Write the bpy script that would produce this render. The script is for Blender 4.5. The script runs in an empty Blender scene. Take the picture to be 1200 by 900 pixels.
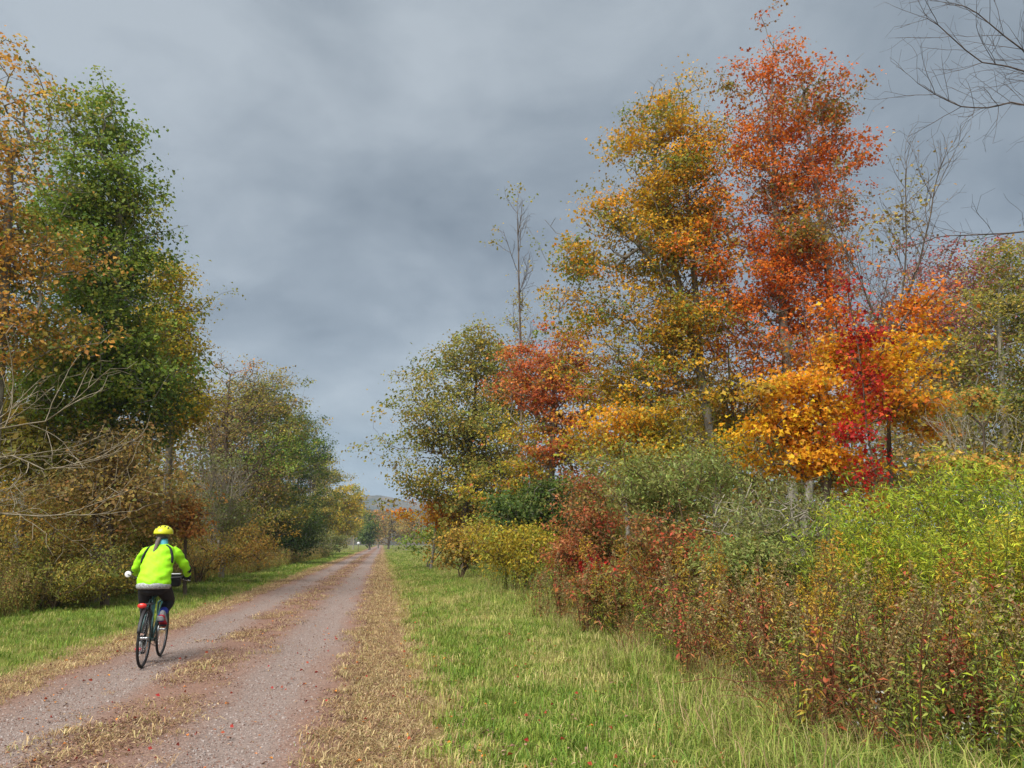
import bpy, bmesh, math
import numpy as np
from mathutils import Vector, Matrix

SC = bpy.context.scene
COL = SC.collection
RNG = np.random.default_rng(11)
PI = math.pi

# ------------------------------------------------------------------ camera
CAM_H = 1.5
PITCH, YAW = math.radians(11.74), math.radians(9.39)
cam = bpy.data.objects.new('camera', bpy.data.cameras.new('camera'))
COL.objects.link(cam)
cam.location = (0, 0, CAM_H)
cam.rotation_euler = (PI / 2 + PITCH, 0, -YAW)
cam.data.sensor_width = 36.0
cam.data.lens = 27.0
cam.data.clip_start = 0.05
cam.data.clip_end = 20000
SC.camera = cam
cF = np.array([math.sin(YAW) * math.cos(PITCH), math.cos(YAW) * math.cos(PITCH), math.sin(PITCH)])
cR = np.array([math.cos(YAW), -math.sin(YAW), 0.0])
cU = np.cross(cR, cF)
cC = np.array([0, 0, CAM_H])


def P(px, py, d):
    """world point at distance d along the road whose bearing was read off the photograph"""
    D = cF + (px - 600) / 900 * cR + (450 - py) / 900 * cU
    t = d / D[1]
    return cC + t * D, t / 900.0


# ------------------------------------------------------------------ sky, sun, exposure
EXPO = 2.1
SUN_EL, SUN_AZ = math.radians(52), math.radians(222)     # azimuth clockwise from the road direction (+Y)
world = bpy.data.worlds.new('World')
SC.world = world
world.use_nodes = True
nt = world.node_tree
nt.nodes.clear()
N = nt.nodes.new
L = nt.links.new
wo = N('ShaderNodeOutputWorld')
bg = N('ShaderNodeBackground')
bg.inputs['Strength'].default_value = 0.1
L(bg.outputs[0], wo.inputs[0])
sky = N('ShaderNodeTexSky')
sky.sky_type = 'NISHITA'
sky.sun_disc = False
sky.sun_elevation = SUN_EL
sky.sun_rotation = SUN_AZ
tc = N('ShaderNodeTexCoord')
sep = N('ShaderNodeSeparateXYZ')
L(tc.outputs['Generated'], sep.inputs[0])


def wmath(op, a, b=None, clamp=False):
    m = N('ShaderNodeMath')
    m.operation = op
    m.use_clamp = clamp
    for k, v in enumerate((a, b)):
        if v is None:
            continue
        if isinstance(v, (int, float)):
            m.inputs[k].default_value = v
        else:
            L(v, m.inputs[k])
    return m.outputs[0]


zc = wmath('ADD', wmath('MAXIMUM', sep.outputs[2], 0.0), 0.30)
cmb = N('ShaderNodeCombineXYZ')
L(wmath('DIVIDE', sep.outputs[0], zc), cmb.inputs[0])
L(wmath('DIVIDE', sep.outputs[1], zc), cmb.inputs[1])
cmb.inputs[2].default_value = 3.3
n1 = N('ShaderNodeTexNoise')
n1.inputs['Scale'].default_value = 1.6
n1.inputs['Detail'].default_value = 9.0
n1.inputs['Roughness'].default_value = 0.52
n1.inputs['Distortion'].default_value = 0.35
L(cmb.outputs[0], n1.inputs['Vector'])
cr = N('ShaderNodeValToRGB')
cr.color_ramp.elements[0].position = 0.36
cr.color_ramp.elements[1].position = 0.64
cr.color_ramp.elements[0].color = (0.46, 0.535, 0.59, 1)
cr.color_ramp.elements[1].color = (1.06, 1.17, 1.235, 1)
e = cr.color_ramp.elements.new(0.48)
e.color = (0.68, 0.775, 0.84, 1)
n2 = N('ShaderNodeTexNoise')
n2.inputs['Scale'].default_value = 5.5
n2.inputs['Detail'].default_value = 8.0
n2.inputs['Roughness'].default_value = 0.6
n2.inputs['Distortion'].default_value = 0.4
L(cmb.outputs[0], n2.inputs['Vector'])
L(wmath('ADD', wmath('MULTIPLY', n1.outputs['Fac'], 0.80), wmath('MULTIPLY', n2.outputs['Fac'], 0.20)), cr.inputs[0])
# thin cloud near the horizon lets some blue through
hz = wmath('SUBTRACT', 1.0, wmath('DIVIDE', sep.outputs[2], 0.16), clamp=True)
hzm = N('ShaderNodeMix')
hzm.data_type = 'RGBA'
L(wmath('MULTIPLY', hz, 0.75), hzm.inputs[0])
L(cr.outputs[0], hzm.inputs[6])
hzm.inputs[7].default_value = (0.46, 0.72, 1.0, 1)
mx = N('ShaderNodeMix')
mx.data_type = 'RGBA'
mx.inputs[0].default_value = 0.94
L(sky.outputs[0], mx.inputs[6])
L(hzm.outputs[2], mx.inputs[7])
L(mx.outputs[2], bg.inputs['Color'])

sun = bpy.data.objects.new('sun', bpy.data.lights.new('sun', 'SUN'))
COL.objects.link(sun)
sun.data.energy = 1.5
sun.data.angle = math.radians(50)
sun.data.color = (1.0, 0.965, 0.91)
sd = Vector((math.sin(SUN_AZ) * math.cos(SUN_EL), math.cos(SUN_AZ) * math.cos(SUN_EL), math.sin(SUN_EL)))
sun.rotation_euler = sd.to_track_quat('Z', 'Y').to_euler()
sun.location = sd * 60

SC.view_settings.view_transform = 'Standard'
SC.view_settings.look = 'None'
SC.view_settings.gamma = 1
SC.view_settings.use_curve_mapping = False
SC.view_settings.exposure = EXPO
SC.render.engine = 'CYCLES'
SC.cycles.max_bounces = 8
SC.cycles.diffuse_bounces = 5
SC.cycles.glossy_bounces = 2
SC.cycles.transmission_bounces = 4
SC.cycles.volume_bounces = 0
SC.cycles.use_denoising = True


# ------------------------------------------------------------------ helpers
def lin(c):
    c = np.asarray(c, float) / 255.0
    return np.where(c <= 0.04045, c / 12.92, ((c + 0.055) / 1.055) ** 2.4)


TRIS = [0]


def mesh_np(name, V, F, smooth=False, colors=None, k=None):
    """V (n,3); F (m,k) of equal-sided faces, or list of such arrays"""
    me = bpy.data.meshes.new(name)
    Fs = F if isinstance(F, list) else [F]
    Fs = [np.asarray(f, np.int32) for f in Fs if len(f)]
    V = np.asarray(V, np.float32)
    loops = np.concatenate([f.ravel() for f in Fs])
    sizes = np.concatenate([np.full(len(f), f.shape[1], np.int32) for f in Fs])
    starts = np.concatenate([[0], np.cumsum(sizes)[:-1]]).astype(np.int32)
    me.vertices.add(len(V))
    me.vertices.foreach_set('co', V.ravel())
    me.loops.add(len(loops))
    me.loops.foreach_set('vertex_index', loops)
    me.polygons.add(len(sizes))
    me.polygons.foreach_set('loop_start', starts)
    if smooth:
        me.polygons.foreach_set('use_smooth', np.ones(len(sizes), bool))
    if colors is not None:
        a = me.color_attributes.new('Col', 'FLOAT_COLOR', 'POINT')
        c4 = np.ones((len(V), 4), np.float32)
        c4[:, :3] = colors
        a.data.foreach_set('color', c4.ravel())
    me.update(calc_edges=True)
    TRIS[0] += int((sizes - 2).sum())
    return me


def add(name, me, mat=None, parent=None, loc=None):
    o = bpy.data.objects.new(name, me)
    COL.objects.link(o)
    if mat is not None and me is not None:
        me.materials.clear()
        me.materials.append(mat)
    if parent is not None:
        o.parent = parent
    if loc is not None:
        o.location = loc
    return o


def tag(o, label, cat, group=None, kind=None):
    o['label'] = label
    o['category'] = cat
    if group:
        o['group'] = group
    if kind:
        o['kind'] = kind
    return o


# ------------------------------------------------------------------ materials
def newmat(name):
    m = bpy.data.materials.new(name)
    m.use_nodes = True
    t = m.node_tree
    t.nodes.clear()
    out = t.nodes.new('ShaderNodeOutputMaterial')
    return m, t, out


def nd(t, typ, **kw):
    n = t.nodes.new(typ)
    for k, v in kw.items():
        if k.startswith('i_'):
            key = k[2:].replace('_', ' ')
            n.inputs[key].default_value = v
        else:
            setattr(n, k, v)
    return n


def leaf_mat(name, transl=0.38, rough=0.55, jitter=0.0):
    m, t, out = newmat(name)
    at = nd(t, 'ShaderNodeAttribute', attribute_name='Col')
    src = at.outputs['Color']
    if jitter:
        oi = nd(t, 'ShaderNodeObjectInfo')
        hs = nd(t, 'ShaderNodeHueSaturation')
        mr = nd(t, 'ShaderNodeMapRange')
        mr.inputs['To Min'].default_value = 1 - jitter
        mr.inputs['To Max'].default_value = 1 + jitter
        t.links.new(oi.outputs['Random'], mr.inputs['Value'])
        t.links.new(mr.outputs[0], hs.inputs['Value'])
        mr2 = nd(t, 'ShaderNodeMapRange')
        mr2.inputs['To Min'].default_value = 0.5 - 0.05 * jitter
        mr2.inputs['To Max'].default_value = 0.5 + 0.05 * jitter
        ml = nd(t, 'ShaderNodeMath', operation='FRACT')
        mm = nd(t, 'ShaderNodeMath', operation='MULTIPLY')
        mm.inputs[1].default_value = 17.31
        t.links.new(oi.outputs['Random'], mm.inputs[0])
        t.links.new(mm.outputs[0], ml.inputs[0])
        t.links.new(ml.outputs[0], mr2.inputs['Value'])
        t.links.new(mr2.outputs[0], hs.inputs['Hue'])
        t.links.new(src, hs.inputs['Color'])
        src = hs.outputs[0]
    pb = nd(t, 'ShaderNodeBsdfPrincipled')
    pb.inputs['Roughness'].default_value = rough
    pb.inputs['Specular IOR Level'].default_value = 0.25
    tr = nd(t, 'ShaderNodeBsdfTranslucent')
    mix = nd(t, 'ShaderNodeMixShader')
    mix.inputs[0].default_value = transl
    t.links.new(src, pb.inputs['Base Color'])
    t.links.new(src, tr.inputs['Color'])
    t.links.new(pb.outputs[0], mix.inputs[1])
    t.links.new(tr.outputs[0], mix.inputs[2])
    t.links.new(mix.outputs[0], out.inputs[0])
    return m


def bark_mat(name, c1, c2, scale=9.0):
    m, t, out = newmat(name)
    tcn = nd(t, 'ShaderNodeTexCoord')
    mp = nd(t, 'ShaderNodeMapping')
    mp.inputs['Scale'].default_value = (1, 1, 0.25)
    t.links.new(tcn.outputs['Object'], mp.inputs[0])
    nz = nd(t, 'ShaderNodeTexNoise')
    nz.inputs['Scale'].default_value = scale
    nz.inputs['Detail'].default_value = 5
    t.links.new(mp.outputs[0], nz.inputs['Vector'])
    rp = nd(t, 'ShaderNodeValToRGB')
    rp.color_ramp.elements[0].position = 0.35
    rp.color_ramp.elements[1].position = 0.65
    rp.color_ramp.elements[0].color = (*lin(c1), 1)
    rp.color_ramp.elements[1].color = (*lin(c2), 1)
    t.links.new(nz.outputs['Fac'], rp.inputs[0])
    pb = nd(t, 'ShaderNodeBsdfPrincipled')
    pb.inputs['Roughness'].default_value = 0.9
    pb.inputs['Specular IOR Level'].default_value = 0.15
    bp = nd(t, 'ShaderNodeBump')
    bp.inputs['Strength'].default_value = 0.5
    bp.inputs['Distance'].default_value = 0.02
    t.links.new(nz.outputs['Fac'], bp.inputs['Height'])
    t.links.new(bp.outputs[0], pb.inputs['Normal'])
    t.links.new(rp.outputs[0], pb.inputs['Base Color'])
    t.links.new(pb.outputs[0], out.inputs[0])
    return m


def plain_mat(name, rgb, rough=0.5, metal=0.0, spec=0.4, noise=0.0, nscale=40.0, bump=0.0):
    m, t, out = newmat(name)
    pb = nd(t, 'ShaderNodeBsdfPrincipled')
    pb.inputs['Roughness'].default_value = rough
    pb.inputs['Metallic'].default_value = metal
    pb.inputs['Specular IOR Level'].default_value = spec
    c = np.asarray(rgb, float)
    if noise or bump:
        tcn = nd(t, 'ShaderNodeTexCoord')
        nz = nd(t, 'ShaderNodeTexNoise')
        nz.inputs['Scale'].default_value = nscale
        nz.inputs['Detail'].default_value = 4
        t.links.new(tcn.outputs['Object'], nz.inputs['Vector'])
        rp = nd(t, 'ShaderNodeValToRGB')
        rp.color_ramp.elements[0].position = 0.3
        rp.color_ramp.elements[1].position = 0.7
        rp.color_ramp.elements[0].color = (*(c * (1 - noise)), 1)
        rp.color_ramp.elements[1].color = (*np.minimum(c * (1 + noise), 1), 1)
        t.links.new(nz.outputs['Fac'], rp.inputs[0])
        t.links.new(rp.outputs[0], pb.inputs['Base Color'])
        if bump:
            bp = nd(t, 'ShaderNodeBump')
            bp.inputs['Strength'].default_value = bump
            bp.inputs['Distance'].default_value = 0.01
            t.links.new(nz.outputs['Fac'], bp.inputs['Height'])
            t.links.new(bp.outputs[0], pb.inputs['Normal'])
    else:
        pb.inputs['Base Color'].default_value = (*c, 1)
    t.links.new(pb.outputs[0], out.inputs[0])
    return m


M_LEAF = leaf_mat('leaf', 0.42)
M_GRASS = leaf_mat('grass_blade', 0.30, 0.6, jitter=0.22)
M_LITTER = leaf_mat('dry_litter', 0.12, 0.8, jitter=0.25)
M_BARK = {
    'grey': bark_mat('bark_grey', (104, 98, 90), (150, 144, 134)),
    'brown': bark_mat('bark_brown', (74, 62, 52), (118, 104, 90)),
    'dark': bark_mat('bark_dark', (58, 50, 46), (92, 80, 74)),
    'pale': bark_mat('bark_pale', (128, 120, 106), (170, 162, 146)),
    'dead': bark_mat('bark_dead', (118, 108, 90), (162, 150, 130)),
    'stem': bark_mat('bark_stem', (88, 74, 56), (128, 108, 80)),
}


# ------------------------------------------------------------------ ground, road, hill
def smooth(x, a, b):
    t = np.clip((x - a) / (b - a), 0, 1)
    return t * t * (3 - 2 * t)


def ground_z(x, y):
    x = np.asarray(x, float)
    y = np.asarray(y, float)
    off = smooth(np.abs(x + 1.95), 2.6, 6.0)
    z = off * (0.05 * np.sin(x * 0.9 + 1.3 * np.sin(y * 0.23)) + 0.04 * np.sin(y * 0.61 + x * 0.35) - 0.03)
    z = z + 0.35 * smooth(x, 4.5, 9.0) * smooth(60 - y, 0, 30)
    return z


def road_z(x, y):
    x = np.asarray(x, float)
    y = np.asarray(y, float)
    rut = np.exp(-((x + 2.85) / 0.33) ** 2) + np.exp(-((x + 1.05) / 0.33) ** 2)
    return 0.05 - 0.028 * rut + 0.008 * np.sin(y * 1.7 + x * 3) * np.sin(y * 0.41 + 2) - 0.046 * smooth(np.abs(x + 1.95), 1.45, 1.95)


def grid_mesh(name, xs, ys, zf, mat):
    X, Y = np.meshgrid(xs, ys)
    Z = zf(X, Y)
    V = np.stack([X, Y, Z], -1).reshape(-1, 3)
    nx, ny = len(xs), len(ys)
    i = (np.arange(ny - 1)[:, None] * nx + np.arange(nx - 1)[None, :]).ravel()
    F = np.stack([i, i + 1, i + nx + 1, i + nx], -1)
    return add(name, mesh_np(name, V, F, smooth=True), mat)


def ground_material():
    m, t, out = newmat('ground_soil')
    g = nd(t, 'ShaderNodeNewGeometry')
    n1 = nd(t, 'ShaderNodeTexNoise')
    n1.inputs['Scale'].default_value = 0.9
    n1.inputs['Detail'].default_value = 6
    n2 = nd(t, 'ShaderNodeTexNoise')
    n2.inputs['Scale'].default_value = 26
    n2.inputs['Detail'].default_value = 5
    for q in (n1, n2):
        t.links.new(g.outputs['Position'], q.inputs['Vector'])
    r1 = nd(t, 'ShaderNodeValToRGB')
    r1.color_ramp.elements[0].position = 0.38
    r1.color_ramp.elements[1].position = 0.62
    r1.color_ramp.elements[0].color = (*lin((112, 124, 56)), 1)
    r1.color_ramp.elements[1].color = (*lin((122, 116, 62)), 1)
    t.links.new(n1.outputs['Fac'], r1.inputs[0])
    r2 = nd(t, 'ShaderNodeValToRGB')
    r2.color_ramp.elements[0].position = 0.3
    r2.color_ramp.elements[1].position = 0.7
    r2.color_ramp.elements[0].color = (*lin((70, 60, 36)), 1)
    r2.color_ramp.elements[1].color = (*lin((120, 124, 56)), 1)
    t.links.new(n2.outputs['Fac'], r2.inputs[0])
    mixc = nd(t, 'ShaderNodeMix', data_type='RGBA')
    mixc.inputs[0].default_value = 0.55
    t.links.new(r1.outputs[0], mixc.inputs[6])
    t.links.new(r2.outputs[0], mixc.inputs[7])
    # worn earthy verge along the track
    sp = nd(t, 'ShaderNodeSeparateXYZ')
    t.links.new(g.outputs['Position'], sp.inputs[0])
    ab = nd(t, 'ShaderNodeMath', operation='ADD')
    ab.inputs[1].default_value = 1.85
    t.links.new(sp.outputs[0], ab.inputs[0])
    ab2 = nd(t, 'ShaderNodeMath', operation='ABSOLUTE')
    t.links.new(ab.outputs[0], ab2.inputs[0])
    nj = nd(t, 'ShaderNodeMath', operation='MULTIPLY_ADD')
    nj.inputs[1].default_value = 0.9
    t.links.new(n1.outputs['Fac'], nj.inputs[0])
    t.links.new(ab2.outputs[0], nj.inputs[2])
    mr = nd(t, 'ShaderNodeMapRange')
    mr.inputs['From Min'].default_value = 2.55
    mr.inputs['From Max'].default_value = 3.2
    t.links.new(nj.outputs[0], mr.inputs['Value'])
    r3 = nd(t, 'ShaderNodeValToRGB')
    r3.color_ramp.elements[0].position = 0.3
    r3.color_ramp.elements[1].position = 0.7
    r3.color_ramp.elements[0].color = (*lin((112, 86, 66)), 1)
    r3.color_ramp.elements[1].color = (*lin((166, 138, 102)), 1)
    t.links.new(n2.outputs['Fac'], r3.inputs[0])
    m2 = nd(t, 'ShaderNodeMix', data_type='RGBA')
    t.links.new(mr.outputs[0], m2.inputs[0])
    t.links.new(r3.outputs[0], m2.inputs[6])
    t.links.new(mixc.outputs[2], m2.inputs[7])
    pb = nd(t, 'ShaderNodeBsdfPrincipled')
    pb.inputs['Roughness'].default_value = 0.95
    pb.inputs['Specular IOR Level'].default_value = 0.1
    bp = nd(t, 'ShaderNodeBump')
    bp.inputs['Strength'].default_value = 0.7
    bp.inputs['Distance'].default_value = 0.03
    t.links.new(n2.outputs['Fac'], bp.inputs['Height'])
    t.links.new(bp.outputs[0], pb.inputs['Normal'])
    t.links.new(m2.outputs[2], pb.inputs['Base Color'])
    t.links.new(pb.outputs[0], out.inputs[0])
    return m


def road_material():
    m, t, out = newmat('track_gravel')
    g = nd(t, 'ShaderNodeNewGeometry')

    def noise(s, d=5, r=0.6):
        q = nd(t, 'ShaderNodeTexNoise')
        q.inputs['Scale'].default_value = s
        q.inputs['Detail'].default_value = d
        q.inputs['Roughness'].default_value = r
        t.links.new(g.outputs['Position'], q.inputs['Vector'])
        return q

    mp = nd(t, 'ShaderNodeMapping')
    mp.inputs['Scale'].default_value = (1.6, 0.28, 1)
    t.links.new(g.outputs['Position'], mp.inputs[0])
    big = nd(t, 'ShaderNodeTexNoise')
    big.inputs['Scale'].default_value = 1.3
    big.inputs['Detail'].default_value = 6
    t.links.new(mp.outputs[0], big.inputs['Vector'])
    fine = noise(70, 4, 0.7)
    vor = nd(t, 'ShaderNodeTexVoronoi')
    vor.inputs['Scale'].default_value = 62
    t.links.new(g.outputs['Position'], vor.inputs['Vector'])
    # bluish-grey stone in the wheel tracks
    rg = nd(t, 'ShaderNodeValToRGB')
    rg.color_ramp.elements[0].position = 0.25
    rg.color_ramp.elements[1].position = 0.78
    rg.color_ramp.elements[0].color = (*lin((104, 90, 84)), 1)
    rg.color_ramp.elements[1].color = (*lin((162, 144, 134)), 1)
    t.links.new(fine.outputs['Fac'], rg.inputs[0])
    # red-brown fines between and beside them
    rb = nd(t, 'ShaderNodeValToRGB')
    rb.color_ramp.elements[0].position = 0.25
    rb.color_ramp.elements[1].position = 0.78
    rb.color_ramp.elements[0].color = (*lin((102, 76, 65)), 1)
    rb.color_ramp.elements[1].color = (*lin((160, 128, 111)), 1)
    t.links.new(fine.outputs['Fac'], rb.inputs[0])
    sp = nd(t, 'ShaderNodeSeparateXYZ')
    t.links.new(g.outputs['Position'], sp.inputs[0])

    def mth(op, a, b=None, clamp=False):
        q = nd(t, 'ShaderNodeMath', operation=op, use_clamp=clamp)
        for k, v in enumerate((a, b)):
            if v is None:
                continue
            if isinstance(v, (int, float)):
                q.inputs[k].default_value = v
            else:
                t.links.new(v, q.inputs[k])
        return q.outputs[0]

    da = mth('ABSOLUTE', mth('ADD', sp.outputs[0], 2.82))
    db = mth('ABSOLUTE', mth('ADD', sp.outputs[0], 1.05))
    dm = mth('MINIMUM', da, db)
    dm = mth('ADD', dm, mth('MULTIPLY', mth('SUBTRACT', big.outputs['Fac'], 0.5), 0.9))
    mr = nd(t, 'ShaderNodeMapRange')
    mr.inputs['From Min'].default_value = 0.22
    mr.inputs['From Max'].default_value = 0.62
    t.links.new(dm, mr.inputs['Value'])
    mixc = nd(t, 'ShaderNodeMix', data_type='RGBA')
    t.links.new(mr.outputs[0], mixc.inputs[0])
    t.links.new(rg.outputs[0], mixc.inputs[6])
    t.links.new(rb.outputs[0], mixc.inputs[7])
    # single stones, a little lighter or darker
    vm = nd(t, 'ShaderNodeMix', data_type='RGBA', blend_type='OVERLAY')
    vm.inputs[0].default_value = 0.30
    bw = nd(t, 'ShaderNodeRGBToBW')
    t.links.new(vor.outputs['Color'], bw.inputs[0])
    t.links.new(mixc.outputs[2], vm.inputs[6])
    t.links.new(bw.outputs[0], vm.inputs[7])
    pb = nd(t, 'ShaderNodeBsdfPrincipled')
    pb.inputs['Roughness'].default_value = 0.93
    pb.inputs['Specular IOR Level'].default_value = 0.15
    bp = nd(t, 'ShaderNodeBump')
    bp.inputs['Strength'].default_value = 0.6
    bp.inputs['Distance'].default_value = 0.012
    bsum = mth('ADD', fine.outputs['Fac'], mth('MULTIPLY', vor.outputs['Distance'], -0.8))
    t.links.new(bsum, bp.inputs['Height'])
    t.links.new(bp.outputs[0], pb.inputs['Normal'])
    t.links.new(vm.outputs[2], pb.inputs['Base Color'])
    t.links.new(pb.outputs[0], out.inputs[0])
    return m


xs = np.concatenate([[-3000, -900, -300, -120, -60], np.arange(-40, 40.1, 0.5), [60, 120, 300, 900, 3000]])
ys = np.concatenate([[-300, -80, -20], np.arange(-6, 70, 0.5), np.arange(70, 240, 4), [300, 500, 1000, 2500, 5000]])
g = grid_mesh('ground', xs, ys, ground_z, ground_material())
tag(g, 'grassy flat ground on both sides of the track', 'ground', kind='structure')
g = grid_mesh('gravel_track', np.linspace(-3.75, -0.25, 36), np.concatenate([np.arange(-6, 60, 0.3), np.arange(60, 420, 4)]),
              road_z, road_material())
tag(g, 'straight gravel track with two pale wheel ruts and red-brown middle', 'track', kind='structure')


def hill(name, label, d, x0, x1, prof, col1, col2, sc):
    xs_ = np.linspace(x0, x1, 160)
    ts = np.linspace(0, 1, 24)
    r = np.random.default_rng(5)
    V = []
    for t_ in ts:
        for x in xs_:
            h = prof((x - x0) / (x1 - x0))
            z = h * math.sin(t_ * PI / 2)
            V.append((x, d + t_ * h * 2.2, z + (r.random() - .5) * 4 * (t_ > 0)))
    nx, ny = len(xs_), len(ts)
    i = (np.arange(ny - 1)[:, None] * nx + np.arange(nx - 1)[None, :]).ravel()
    F = np.stack([i, i + 1, i + nx + 1, i + nx], -1)
    m, t, out = newmat(name + '_woods')
    gn = nd(t, 'ShaderNodeNewGeometry')
    nz = nd(t, 'ShaderNodeTexNoise')
    nz.inputs['Scale'].default_value = sc
    nz.inputs['Detail'].default_value = 6
    t.links.new(gn.outputs['Position'], nz.inputs['Vector'])
    rp = nd(t, 'ShaderNodeValToRGB')
    rp.color_ramp.elements[0].position = 0.35
    rp.color_ramp.elements[1].position = 0.65
    rp.color_ramp.elements[0].color = (*lin(col1), 1)
    rp.color_ramp.elements[1].color = (*lin(col2), 1)
    t.links.new(nz.outputs['Fac'], rp.inputs[0])
    pb = nd(t, 'ShaderNodeBsdfPrincipled')
    pb.inputs['Roughness'].default_value = 1
    pb.inputs['Specular IOR Level'].default_value = 0
    bp = nd(t, 'ShaderNodeBump')
    bp.inputs['Strength'].default_value = 1
    bp.inputs['Distance'].default_value = 6
    t.links.new(nz.outputs['Fac'], bp.inputs['Height'])
    t.links.new(bp.outputs[0], pb.inputs['Normal'])
    t.links.new(rp.outputs[0], pb.inputs['Base Color'])
    t.links.new(pb.outputs[0], out.inputs[0])
    o = add(name, mesh_np(name, np.array(V), F, smooth=True), m)
    tag(o, label, 'hill', kind='structure')


hill('hill', 'far wooded blue-grey ridge closing the view at the end of the track', 1500, -900, 700,
     lambda u: 142 * (0.72 + 0.28 * math.sin(u * 5.0 + 0.4)) * min(1, 6 * u, 6 * (1 - u)) + 3 * math.sin(u * 70), (58, 66, 52), (112, 96, 70), 0.03)
hill('hill', 'lower dark wooded slope below the far ridge at the track end', 800, -260, 420,
     lambda u: 40 * (0.6 + 0.4 * math.sin(u * 4.2 + 0.5)) * min(1, 6 * u, 6 * (1 - u)) + 1.5 * math.sin(u * 60), (38, 50, 34), (92, 76, 48), 0.05)


# ------------------------------------------------------------------ plants
def unit(v):
    return v / np.maximum(np.linalg.norm(v, axis=-1, keepdims=True), 1e-9)


def leaf_faces(pos, nrm, tan, ln, wd, cols, fold=0.22, shape='kite'):
    n = len(pos)
    tan = unit(tan - nrm * (tan * nrm).sum(-1, keepdims=True))
    bit = np.cross(nrm, tan)
    ln = np.broadcast_to(ln, (n,))[:, None]
    wd = np.broadcast_to(wd, (n,))[:, None]
    if shape == 'kite':
        a = pos
        b = pos + tan * ln * 0.45 + bit * wd * 0.5 + nrm * wd * fold
        c = pos + tan * ln - nrm * ln * 0.12
        d = pos + tan * ln * 0.45 - bit * wd * 0.5 + nrm * wd * fold
        V = np.stack([a, b, c, d], 1).reshape(-1, 3)
        i = np.arange(n)[:, None] * 4
        F = np.concatenate([i + np.array([[0, 1, 2]]), i + np.array([[0, 2, 3]])])
        return V, F, np.repeat(cols, 4, 0)
    if shape == 'lobed':      # maple-like: three points
        a = pos
        b = pos + tan * ln * 0.42 + bit * wd * 0.62 + nrm * wd * fold
        b2 = pos + tan * ln * 0.52 + bit * wd * 0.22 + nrm * wd * 0.08
        c = pos + tan * ln - nrm * ln * 0.15
        d2 = pos + tan * ln * 0.52 - bit * wd * 0.22 + nrm * wd * 0.08
        d = pos + tan * ln * 0.42 - bit * wd * 0.62 + nrm * wd * fold
        V = np.stack([a, b, b2, c, d2, d], 1).reshape(-1, 3)
        i = np.arange(n)[:, None] * 6
        F = np.concatenate([i + np.array([[0, 1, 2]]), i + np.array([[2, 3, 4]]), i + np.array([[0, 4, 5]]), i + np.array([[0, 2, 4]])])
        return V, F, np.repeat(cols, 6, 0)
    # lance: long, drooping, two segments
    p1 = pos + tan * ln * 0.5
    p2 = pos + tan * ln - nrm * ln * 0.28
    V = np.stack([pos, p1 + bit * wd * 0.5 + nrm * wd * 0.1, p2, p1 - bit * wd * 0.5 + nrm * wd * 0.1, ], 1).reshape(-1, 3)
    i = np.arange(n)[:, None] * 4
    F = np.concatenate([i + np.array([[0, 1, 3]]), i + np.array([[1, 2, 3]])])
    return V, F, np.repeat(cols, 4, 0)


def frames(d):
    ref = np.where(np.abs(d[:, 2:3]) > 0.9, np.array([[1.0, 0, 0]]), np.array([[0, 0, 1.0]]))
    u = unit(np.cross(d, ref))
    return u, np.cross(d, u)


def tubes(A, B, ra, rb, da, db, k):
    """frusta from A to B"""
    ang = np.arange(k) * 2 * PI / k
    c, s = np.cos(ang), np.sin(ang)
    out = []
    for C_, r_, d_ in ((A, ra, da), (B, rb, db)):
        u, v = frames(d_)
        out.append(C_[:, None, :] + r_[:, None, None] * (u[:, None, :] * c[None, :, None] + v[:, None, :] * s[None, :, None]))
    V = np.concatenate(out, 1).reshape(-1, 3)
    n = len(A)
    i = np.arange(n)[:, None, None] * 2 * k
    j = np.arange(k)
    q = np.stack([j, (j + 1) % k, (j + 1) % k + k, j + k], -1)[None]
    return V, (i + q).reshape(-1, 4)


def coherent(p, rng, wl):
    s = np.zeros(len(p))
    for _ in range(4):
        k = unit(rng.normal(size=(1, 3)))[0] * 2 * PI / (wl * rng.uniform(0.7, 1.5))
        s += np.sin(p @ k + rng.uniform(0, 7))
    return s / 2.0


PAL = {}


def pal(name, *cs):
    PAL[name] = (np.array([lin(c[:3]) for c in cs]), np.array([c[3] for c in cs], float))


LEAFK = 1.25


def pick(p, palname, rng, wl=2.0, mixn=0.55):
    cs, w = PAL[palname]
    cum = np.cumsum(w) / w.sum()
    v = coherent(p, rng, wl) + rng.normal(size=len(p)) * mixn
    q = np.argsort(np.argsort(v)) / max(1, len(p))
    return cs[np.clip(np.searchsorted(cum, q, side='right'), 0, len(cs) - 1)]


def spline(pts, n):
    pts = np.asarray(pts, float)
    if len(pts) < 3:
        u = np.linspace(0, 1, n)[:, None]
        return pts[0] * (1 - u) + pts[-1] * u
    q = np.vstack([2 * pts[0] - pts[1], pts, 2 * pts[-1] - pts[-2]])
    out_ = []
    m_ = len(pts) - 1
    for t_ in np.linspace(0, m_, n):
        i = min(int(t_), m_ - 1)
        f = t_ - i
        p0, p1, p2, p3 = q[i], q[i + 1], q[i + 2], q[i + 3]
        out_.append(0.5 * (2 * p1 + (p2 - p0) * f + (2 * p0 - 5 * p1 + 4 * p2 - p3) * f * f + (3 * p1 - p0 - 3 * p2 + p3) * f ** 3))
    return np.array(out_)


def noise2(x, y, wl, seed):
    r = np.random.default_rng(seed)
    s = np.zeros(len(x))
    for o_ in range(6):
        k = 2 * PI / (wl * (0.45 ** (o_ % 3)) * r.uniform(.8, 1.3))
        t_ = r.uniform(0, 2 * PI)
        s += np.sin((x * math.cos(t_) + y * math.sin(t_)) * k + r.uniform(0, 7)) * (0.6 ** (o_ % 3))
    return s / 2.2


PLANTS = []


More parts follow.
